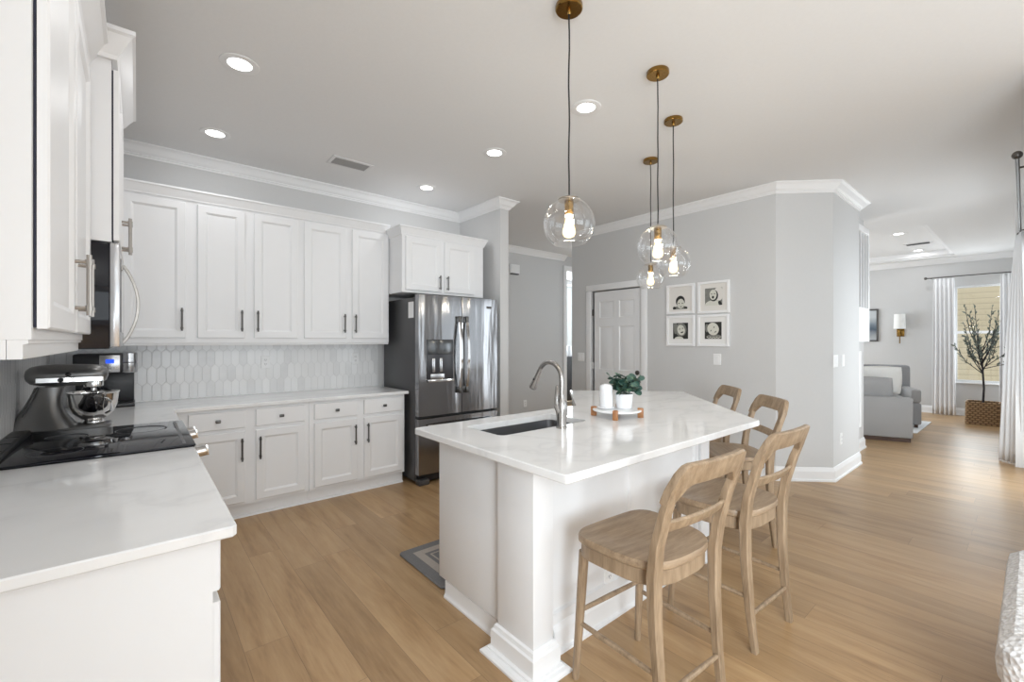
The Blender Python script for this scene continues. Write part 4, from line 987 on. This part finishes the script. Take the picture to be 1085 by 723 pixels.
# ------------------------------------------------------------------ wall plates (local: x right, -y into room)
def plate(name, label, cat, M_loc, deg, wd, ht, kind, n=1, group=None):
    t = thing(name, label, cat, M_loc, math.radians(deg), group)
    m = MB(world=False); m.rings([ring_rect(-wd / 2, wd / 2, -ht / 2, ht / 2, 0), ring_rect(-wd / 2, wd / 2, -ht / 2, ht / 2, -0.003), ring_rect(-wd / 2 + 0.004, wd / 2 - 0.004, -ht / 2 + 0.004, ht / 2 - 0.004, -0.006)]); obj('cover_plate', m, PLATE, t)
    for k in range(n):
        x = (k - (n - 1) / 2) * 0.046
        if kind == 'switch':
            m = MB(world=False); m.rings([ring_rect(x - 0.017, x + 0.017, -0.034, 0.034, -0.005), ring_rect(x - 0.016, x + 0.016, -0.033, 0.033, -0.0095)]); obj('rocker', m, PLATE, t)
        else:
            for zz in (-0.02, 0.02):
                m = MB(world=False); m.lathe([(0.0165, 0), (0.0165, 0.003), (0.001, 0.003)], (0, 0, 0), 16)
                for q in m.bm.verts: q.co = Vector((x + q.co.x, -0.0055 - q.co.z, zz + q.co.y))
                rc = obj('receptacle', m, PLATE, t)
                m = MB(world=False); m.box(x - 0.008, x - 0.005, -0.0092, -0.008, zz - 0.004, zz + 0.008); m.box(x + 0.005, x + 0.008, -0.0092, -0.008, zz - 0.003, zz + 0.007); m.box(x - 0.002, x + 0.002, -0.0092, -0.008, zz - 0.011, zz - 0.007); obj('slots', m, SLOT, rc)
    return t
plate('wall_outlet', 'white outlet on the backsplash under the middle upper cabinet', 'outlet', (0.925, YB - 0.0125, 1.212), 0, 0.075, 0.12, 'outlet', group='white wall outlets')
plate('wall_outlet', 'white outlet on the backsplash nearest the fridge', 'outlet', (1.778, YB - 0.0125, 1.222), 0, 0.075, 0.12, 'outlet', group='white wall outlets')
plate('wall_outlet', 'white outlet low on the island side behind the first stool', 'outlet', (1.83, 1.4025, 0.236), 0, 0.075, 0.12, 'outlet', group='white wall outlets')
plate('wall_outlet', 'white outlet low on the hall wall seen behind the faucet', 'outlet', (5.12, YH - 0.0005, 0.33), 0, 0.075, 0.12, 'outlet', group='white wall outlets')
plate('wall_outlet', 'white outlet near the floor on the wall past the angled corner', 'outlet', (5.60, 1.3095, 0.39), 0, 0.075, 0.12, 'outlet', group='white wall outlets')
plate('light_switch', 'white switch plate below the framed portraits', 'light switch', (XD - 0.0005, 2.292, 1.205), -90, 0.085, 0.125, 'switch', group='white light switches')
plate('light_switch', 'double white switch plate left of the pantry door', 'light switch', (XD - 0.0005, 4.275, 1.18), -90, 0.12, 0.12, 'switch', 2, group='white light switches')
plate('light_switch', 'double white switch plate on the wall past the angled corner', 'light switch', (5.40, 1.3095, 1.207), 0, 0.16, 0.125, 'switch', 2, group='white light switches')
plate('light_switch', 'single white switch plate beside the double plate past the corner', 'light switch', (5.68, 1.3095, 1.205), 0, 0.085, 0.125, 'switch', group='white light switches')
t = thing('door_chime', 'small white door chime box high on the hall wall', 'door chime', (4.86, YH, 2.55))
m = MB(); m.box(4.76, 4.96, YH - 0.05, YH - 0.0005, 2.55, 2.70, 0.006); obj('cover', m, PLATE, t)
m = MB(); m.box(4.78, 4.94, YH - 0.046, YH - 0.006, 2.53, 2.552); obj('grille', m, SLOT, t)

# ------------------------------------------------------------------ framed portraits (local x right, -y into room, origin at frame centre)
def ell(m, cx_, cz_, rx, rz, y, rot=0.0, n=20, clip=None):
    pts = []
    for i in range(n):
        a = 2 * PI * i / n; x, z = rx * math.cos(a), rz * math.sin(a)
        X, Z_ = cx_ + x * math.cos(rot) - z * math.sin(rot), cz_ + x * math.sin(rot) + z * math.cos(rot)
        if clip: X = max(-clip[0], min(clip[0], X)); Z_ = max(clip[1], min(clip[2], Z_))
        pts.append((X, y, Z_))
    m.rings([pts], False, True)
def portrait(label, yc, zc, size, ph, ofs, style, board):
    t = thing('picture_frame', label, 'framed photo', (XD - 0.0005, yc, zc), -PI / 2, 'framed portraits on the grey wall')
    h = size / 2
    m = MB(world=False); m.rings([ring_rect(-h, h, -h, h, 0), ring_rect(-h, h, -h, h, -0.022), ring_rect(-h + 0.004, h - 0.004, -h + 0.004, h - 0.004, -0.025), ring_rect(-h + 0.026, h - 0.026, -h + 0.026, h - 0.026, -0.025), ring_rect(-h + 0.028, h - 0.028, -h + 0.028, h - 0.028, -0.008)], True, False); obj('frame', m, TRIM, t)
    i = h - 0.027
    m = MB(world=False); m.rings([ring_rect(-i, i, -i, i, -0.004), ring_rect(-i, i, -i, i, -0.008)]); obj('mat_board', m, board, t)
    m = MB(world=False); p = ph / 2; cz_ = ofs; y = -0.0085
    cl = (p, cz_ - p, cz_ + p)
    def E(mi, x, z, rx, rz, dy, rot=0): m.mi = mi; ell(m, x * p, cz_ + z * p, rx * p, rz * p, y - dy * 0.0002, rot, 20, cl)
    if style == 0:   # dark-haired child low in a pale print
        m.mi = 3; m.rings([ring_rect(-p, p, cz_ - p, cz_ + p, y)], False, True)
        E(1, 0.0, -0.95, 0.85, 0.35, 1); E(0, 0.0, -0.1, 0.55, 0.62, 2); E(2, 0.05, -0.38, 0.44, 0.55, 3); E(0, -0.15, -0.33, 0.09, 0.05, 4); E(0, 0.25, -0.33, 0.09, 0.05, 4); E(1, 0.07, -0.72, 0.14, 0.05, 4); E(0, -0.72, -0.85, 0.2, 0.18, 4); E(0, 0.65, -0.88, 0.2, 0.15, 4)
    elif style == 1:  # laughing toddler with a pale top
        m.mi = 1; m.rings([ring_rect(-p, p, cz_ - p, cz_ + p, y)], False, True)
        E(3, 0.6, 0.3, 0.6, 0.8, 1); E(2, -0.05, -0.95, 0.95, 0.55, 2); E(0, 0.02, 0.12, 0.52, 0.66, 3); E(2, -0.05, 0.22, 0.42, 0.60, 4); E(0, -0.22, 0.32, 0.08, 0.05, 5); E(0, 0.12, 0.32, 0.08, 0.05, 5); E(0, -0.06, -0.06, 0.13, 0.16, 5); E(0, 0.75, -0.8, 0.18, 0.3, 5, 0.5)
    elif style == 2:  # child with long dark hair, head tilted
        m.mi = 0; m.rings([ring_rect(-p, p, cz_ - p, cz_ + p, y)], False, True)
        E(1, -0.7, 0.5, 0.22, 0.9, 1); E(1, 0.05, 0.15, 0.75, 0.85, 2); E(2, 0.08, 0.10, 0.50, 0.66, 3, 0.3); E(0, -0.12, 0.22, 0.11, 0.05, 4, 0.3); E(0, 0.30, 0.32, 0.11, 0.05, 4, 0.3); E(0, 0.22, -0.18, 0.20, 0.08, 4, 0.3); E(2, -0.2, -1.0, 0.6, 0.3, 3)
    else:            # round-faced baby lying sideways
        m.mi = 0; m.rings([ring_rect(-p, p, cz_ - p, cz_ + p, y)], False, True)
        E(1, -0.75, 0.3, 0.2, 0.5, 1); E(1, 0.1, -0.75, 0.9, 0.3, 1); E(2, 0.0, 0.18, 0.68, 0.76, 2, 0.4); E(0, 0.12, 0.38, 0.11, 0.05, 3, 0.9); E(0, -0.25, -0.02, 0.11, 0.05, 3, 0.9); E(0, 0.28, -0.16, 0.15, 0.05, 3, 0.6)
        for k in range(9): E(2, -0.7 + 0.19 * k, -0.78 - 0.1 * (k % 2), 0.06, 0.05, 3)
    obj('photo_print', m, [PHOTO_D, PHOTO_M, PHOTO_L, board], t)
portrait('white framed portrait of a dark-haired child low in a pale print, upper left', 2.727, 1.908, 0.35, 0.21, -0.015, 0, MATB2)
portrait('white framed portrait of a laughing toddler in a pale top, upper right', 2.330, 1.902, 0.36, 0.195, 0.005, 1, MATB2)
portrait('white framed portrait of a long-haired child with tilted head, lower left', 2.725, 1.530, 0.36, 0.19, 0.0, 2, MATB)
portrait('white framed portrait of a round-faced baby on dark cloth, lower right', 2.335, 1.528, 0.36, 0.19, 0.0, 3, MATB)

# ------------------------------------------------------------------ living room
def curtain(name, label, p0, p1, z0, z1, waves, amp, flare=1.0, seed=1):
    r = random.Random(seed); m = MB(); nx, nz = waves * 10, 14
    p0, p1 = Vector(p0), Vector(p1); d = (p1 - p0); nrm = Vector((-d.y, d.x)).normalized()
    ph = [r.uniform(-0.5, 0.5) for _ in range(waves + 2)]
    rows = []
    for j in range(nz + 1):
        f = j / nz; z = z1 + (z0 - z1) * f; row = []
        for i in range(nx + 1):
            u = i / nx; k = u * waves; a = amp * (0.55 + 0.45 * f) * math.sin(2 * PI * k + 0.6 * math.sin(3 * f + ph[int(k)]))
            uu = 0.5 + (u - 0.5) * (1 + (flare - 1) * f)
            q = p0 + d * uu + nrm * a; row.append((q.x, q.y, z))
        rows.append(row)
    m.rings(rows, False, False, closed=False)
    o = obj(name, m, FABRICW, angle=80); sm = o.modifiers.new('thick', 'SOLIDIFY'); sm.thickness = 0.006; sm.offset = 0
    return o
c1 = tag(curtain('curtain', '', (11.72, 0.98), (11.72, 1.27), 0.012, 2.60, 5, 0.025, 1.1, 2), 'white curtain panel left of the living room window', 'curtain', 'white curtain panels')
c2 = tag(curtain('curtain', '', (11.72, 0.10), (11.72, 0.40), 0.012, 2.60, 5, 0.025, 1.1, 3), 'white curtain panel right of the window, partly behind the olive tree', 'curtain', 'white curtain panels')
def ruled_curtain(name, ta, tb, ba, bb, z0, z1, waves, amp):
    m = MB(); nx, nz = waves * 10, 16; rows = []
    for j in range(nz + 1):
        f = j / nz; a, b = Vector(ta).lerp(Vector(ba), f ** 0.8), Vector(tb).lerp(Vector(bb), f ** 0.8); d = b - a; n_ = Vector((-d.y, d.x)).normalized(); row = []
        for i in range(nx + 1):
            u = i / nx; q = a + d * u + n_ * amp * (0.5 + 0.6 * f) * math.sin(2 * PI * u * waves + 0.8 * math.sin(2.2 * f + 5 * u)); row.append((q.x, q.y, z1 + (z0 - z1) * f))
        rows.append(row)
    m.rings(rows, False, False, closed=False); o = obj(name, m, FABRICW, angle=80); sm = o.modifiers.new('thick', 'SOLIDIFY'); sm.thickness = 0.006; sm.offset = 0
    return o
c3 = tag(ruled_curtain('curtain', (7.49, 0.135), (7.12, 0.085), (7.80, 0.29), (7.50, 0.03), 0.015, 2.57, 6, 0.022), 'long white curtain at the right edge, hanging by the patio door', 'curtain', 'white curtain panels')
def rod(name, label, a, b, r, wallv, brk):
    t = thing(name, label, 'curtain rod', a, 0, 'dark curtain rods')
    m = MB(); m.tube([a, b], r, 12); obj('pole', m, PEWTER, t)
    for e, s in ((Vector(a), -1), (Vector(b), 1)):
        m = MB(); m.sphere(tuple(e), 0.026, 0.026, 0.026); obj('finial', m, PEWTER, t)
    for f in brk:
        q = Vector(a).lerp(Vector(b), f); m = MB(); m.tube([q, q + Vector(wallv)], 0.007, 8); obj('bracket', m, PEWTER, t)
    return t
rod('curtain_rod', 'thin dark curtain rod above the living room window', (11.72, 1.38, 2.625), (11.72, 0.08, 2.625), 0.011, (0.179, 0, 0), (0.05, 0.95))
rod('curtain_rod', 'dark curtain rod with round finial at the right edge', (7.50, 0.108, 2.60), (4.3, 0.075, 2.60), 0.011, (0, -0.13, 0), (0.08, 0.9))

# sofa  (local x to picture right along its back, +y away from the viewer)
t = thing('sofa', 'grey fabric sofa seen from behind with dark wooden plinth', 'sofa', (8.163, 1.083, 0), math.atan2(-0.933, 0.36))
m = MB(world=False); m.box(-1.38, -0.02, 0.03, 0.92, 0.0, 0.055); obj('plinth', m, DARKWOOD, t)
m = MB(world=False); m.box(-1.42, 0.0, 0.0, 0.17, 0.055, 0.62, 0.025); obj('back', m, SOFAF, t)
for x in (-1.42, -0.17):
    m = MB(world=False); m.box(x, x + 0.17, 0.171, 0.95, 0.055, 0.60, 0.025); obj('arm', m, SOFAF, t)
m = MB(world=False); m.box(-1.249, -0.171, 0.171, 0.95, 0.055, 0.30, 0.01); obj('seat_base', m, SOFAF, t)
for x0 in (-1.245, -0.708):
    m = MB(world=False); m.box(x0, x0 + 0.534, 0.18, 0.96, 0.301, 0.52, 0.05); obj('seat_cushion', m, SOFAF, t)
    m = MB(Matrix.Translation((x0 + 0.267, 0.26, 0.66)) @ Matrix.Rotation(math.radians(8), 4, 'X'), world=False); m.cushion(0.56, 0.46, 0.24, 14, 5); obj('back_cushion', m, SOFAF, t)
sm_ = bpy.data.objects['sofa'].matrix_basis.copy() if False else Matrix.Translation((8.163, 1.083, 0)) @ Matrix.Rotation(math.atan2(-0.933, 0.36), 4, 'Z')
def pillow(label, x, y, z, w_, h_, tilt, rz, mt):
    q = sm_ @ Vector((x, y, z))
    m = MB(Matrix.Translation(q) @ Matrix.Rotation(math.atan2(-0.933, 0.36) + rz, 4, 'Z') @ Matrix.Rotation(math.radians(tilt), 4, 'X') @ Matrix.Rotation(math.radians(6 * rz), 4, 'Y')); m.cushion(w_, h_, 0.15, 12, 3)
    return tag(obj('pillow', m, mt, angle=80), label, 'pillow', 'pillows on the sofa')
pillow('white pillow on the sofa, larger one beside the grey pillow', -0.24, 0.58, 0.818, 0.50, 0.43, 8, 0.0, PILLOW)
pillow('white pillow on the sofa next to the slatted screen', -0.78, 0.56, 0.765, 0.42, 0.47, 12, 0.0, PILLOW)
t = thing('armchair', 'grey armchair standing beyond the end of the sofa', 'armchair', (9.80, 1.68, 0.0125), math.radians(-70))
m = MB(world=False); m.box(-0.4, 0.4, -0.4, 0.4, 0.05, 0.40, 0.03); obj('seat_base', m, SOFAD, t)
m = MB(world=False); m.box(-0.4, 0.4, 0.22, 0.42, 0.40, 0.98, 0.05); obj('back', m, SOFAD, t)
for s in (-0.4, 0.26):
    m = MB(world=False); m.box(s, s + 0.14, -0.4, 0.22, 0.40, 0.62, 0.04); obj('arm', m, SOFAF, t)
for sx_ in (-0.36, 0.32):
    for sy_ in (-0.36, 0.32):
        m = MB(world=False); m.box(sx_, sx_ + 0.04, sy_, sy_ + 0.04, 0.0, 0.05); obj('leg', m, DARKWOOD, t)
m = MB(); m.prism(rnd_rect(9.05, 10.5, 1.16, 3.0, 0.02), 0.0, 0.012, 0.003); tag(obj('rug', m, RUGW), 'pale area rug beyond the sofa', 'rug')
# sconce
t = thing('wall_sconce', 'brass wall sconce with white drum shade on the living room wall', 'wall light', (XF, 1.775, 1.45))
m = MB(); m.box(XF - 0.018, XF - 0.0005, 1.715, 1.835, 1.50, 1.66, 0.004); obj('back_plate', m, BRASS, t)
m = MB(); m.tube([(XF - 0.015, 1.775, 1.56), (XF - 0.11, 1.775, 1.56), (XF - 0.115, 1.775, 1.62)], 0.011, 10); m.tube([(XF - 0.11, 1.775, 1.565), (XF - 0.11, 1.775, 1.36)], 0.010, 10); obj('arm', m, BRASS, t)
m = MB(); m.lathe([(0.095, 1.66), (0.088, 1.955), (0.085, 1.955), (0.092, 1.66)], (XF - 0.11, 1.775, 0), 28); obj('shade', m, simple('linen_shade', (0.9, 0.9, 0.88), 0.8), t)
# art
t = thing('framed_art', 'dark framed seascape print on the living room wall', 'wall art', (XF, 2.45, 1.40))
ay0, ay1, az0, az1 = 2.13, 2.85, 1.40, 2.085
m = MB()
for a in ((ay0, ay0 + 0.03, az0, az1), (ay1 - 0.03, ay1, az0, az1), (ay0 + 0.03, ay1 - 0.03, az0, az0 + 0.03), (ay0 + 0.03, ay1 - 0.03, az1 - 0.03, az1)): m.box(XF - 0.03, XF - 0.0005, *a)
obj('frame', m, PEWTER, t)
m = MB(); m.box(XF - 0.012, XF - 0.001, ay0 + 0.03, ay1 - 0.03, az0 + 0.03, az1 - 0.03); obj('print', m, art_mat(), t)

# olive tree in a basket
OX, OY = 10.98, 0.575
b = thing('basket', 'square woven seagrass basket holding the olive tree', 'basket', (OX, OY, 0))
def sqr(h, z, r=0.04): return [(x, y, z) for x, y in rnd_rect(-h, h, -h, h, r)]
m = MB(world=False); m.rings([sqr(0.20, 0), sqr(0.205, 0.02), sqr(0.20, 0.36), sqr(0.203, 0.375), sqr(0.195, 0.38), sqr(0.185, 0.375), sqr(0.185, 0.05)], True, True); obj('body', m, BASKET, b)
t = thing('olive_tree', 'slender olive tree with grey-green leaves in front of the window', 'tree', (OX, OY, 0.05))
m = MB(world=False); m.rings([sqr(0.178, 0.003), sqr(0.18, 0.29)], True, True); obj('soil', m, SOIL, t)
ro = random.Random(11); mt_, ml_ = MB(world=False), MB(world=False)
trunk = [Vector(p) for p in ((0, 0, 0.28), (0.01, -0.01, 0.55), (-0.015, 0.0, 0.8), (0.01, 0.01, 1.0), (0.0, 0.02, 1.25))]
mt_.tube(trunk, [0.016, 0.014, 0.013, 0.011, 0.007], 8)
def oleaf(q, d):
    d = Vector(d).normalized(); n = d.orthogonal().normalized(); n = Matrix.Rotation(ro.uniform(0, 6.28), 3, d) @ n; e = d.cross(n); L = ro.uniform(0.05, 0.085); W_ = L * 0.17
    a = [q, q + d * L * 0.5 + e * W_, q + d * L, q + d * L * 0.5 - e * W_]
    ml_.rings([a, [p + n * 0.0008 for p in a]])
for k in range(24):
    zb = ro.uniform(0.75, 1.22); base = trunk[2].lerp(trunk[4], (zb - 0.8) / 0.45 if zb > 0.8 else 0)
    a = ro.uniform(0, 2 * PI); out = ro.uniform(0.14, 0.42); up = ro.uniform(0.15, 0.9)
    tip = base + Vector((out * math.cos(a), out * math.sin(a), up)); tip.z = min(tip.z, 2.02 - 0.3 * out)
    mid = base.lerp(tip, 0.5) + Vector((0.04 * math.cos(a), 0.04 * math.sin(a), -0.03))
    mt_.tube([base, mid, tip], [0.007, 0.005, 0.0025], 6)
    for j in range(22):
        f = 0.3 + 0.7 * j / 21; q = base.lerp(mid, f * 2) if f < 0.5 else mid.lerp(tip, f * 2 - 1)
        d = (tip - base).normalized() + Vector((ro.uniform(-1, 1), ro.uniform(-1, 1), ro.uniform(-0.7, 0.9)))
        oleaf(q, d)
obj('trunk', mt_, BARK, t); obj('foliage', ml_, OLIVE, t)

# dining room beyond the hall
t = thing('sideboard', 'black sideboard glimpsed through the opening at the end of the hall', 'sideboard', (7.3, 6.9, 0))
m = MB(); m.box(6.6, 8.1, 6.7, 7.1, 0.08, 1.06, 0.006); obj('body', m, BLACK, t)
for k in range(3):
    m = MB(TR(6.62 + k * 0.49, 6.7, 0)); m.rings([ring_rect(0, 0.47, 0.12, 1.03, 0), ring_rect(0, 0.47, 0.12, 1.03, -0.02)]); obj('door', m, BLACK, t)
for x in (6.65, 8.0):
    for y in (6.73, 7.03):
        m = MB(); m.box(x, x + 0.05, y, y + 0.05, 0, 0.08); obj('leg', m, BLACK, t)
m = MB(); m.lathe([(0.001, 0), (0.06, 0), (0.075, 0.08), (0.05, 0.18), (0.055, 0.24), (0.05, 0.24), (0.045, 0.18), (0.001, 0.02)], (7.54, 6.88, 1.0605), 24); tag(obj('pitcher', m, CERAMIC), 'white pitcher standing on the black sideboard', 'pitcher')

# floor mat by the sink
t = thing('floor_mat', 'grey bordered kitchen mat on the floor beside the island', 'floor mat', (1.80, 2.44, 0))
MR = mat_rug()
m = MB(); m.prism(rnd_rect(1.315, 2.30, 2.165, 2.715, 0.03), 0, 0.014, 0.005); obj('mat_base', m, MR[0], t)
m = MB(); m.mi = 0; X0, X1, Y0, Y1 = 1.315, 2.30, 2.165, 2.715
def frame_ring(i0, i1, z): 
    m.rings([[(X0 + i0, Y0 + i0, z), (X1 - i0, Y0 + i0, z), (X1 - i0, Y1 - i0, z), (X0 + i0, Y1 - i0, z)], [(X0 + i1, Y0 + i1, z), (X1 - i1, Y0 + i1, z), (X1 - i1, Y1 - i1, z), (X0 + i1, Y1 - i1, z)]], False, False)
frame_ring(0.07, 0.125, 0.0148); frame_ring(0.150, 0.162, 0.0148); obj('border_bands', m, MR[1], t)

# corner of a bouclé chair at the lower right
t = thing('boucle_ottoman', 'white bouclé ottoman corner at the lower right edge', 'ottoman', (2.75, -0.28, 0))
def sq2(x0, x1, y0, y1, z, r=0.09): return [(x, y, z) for x, y in rnd_rect(x0, x1, y0, y1, r, 6)]
m = MB(); A = (2.10, 3.2, -0.70, 0.075)
def ins(d, z): return sq2(A[0] + d, A[1] - d, A[2] + d, A[3] - d, z)
m.rings([ins(0.04, 0.05), ins(0.008, 0.08), ins(0.0, 0.14), ins(0.0, 0.26), ins(0.01, 0.285)]); obj('base', m, KNIT, t)
m = MB(); m.rings([ins(0.015, 0.286), ins(-0.008, 0.31), ins(-0.012, 0.36), ins(-0.004, 0.41), ins(0.03, 0.445), ins(0.10, 0.455)]); obj('cushion', m, KNIT, t)
for x in (2.2, 3.05):
    for y in (-0.6, -0.06):
        m = MB(); m.tube([(x, y, 0), (x, y, 0.055)], [0.018, 0.022], 10); obj('leg', m, DARKWOOD, t)
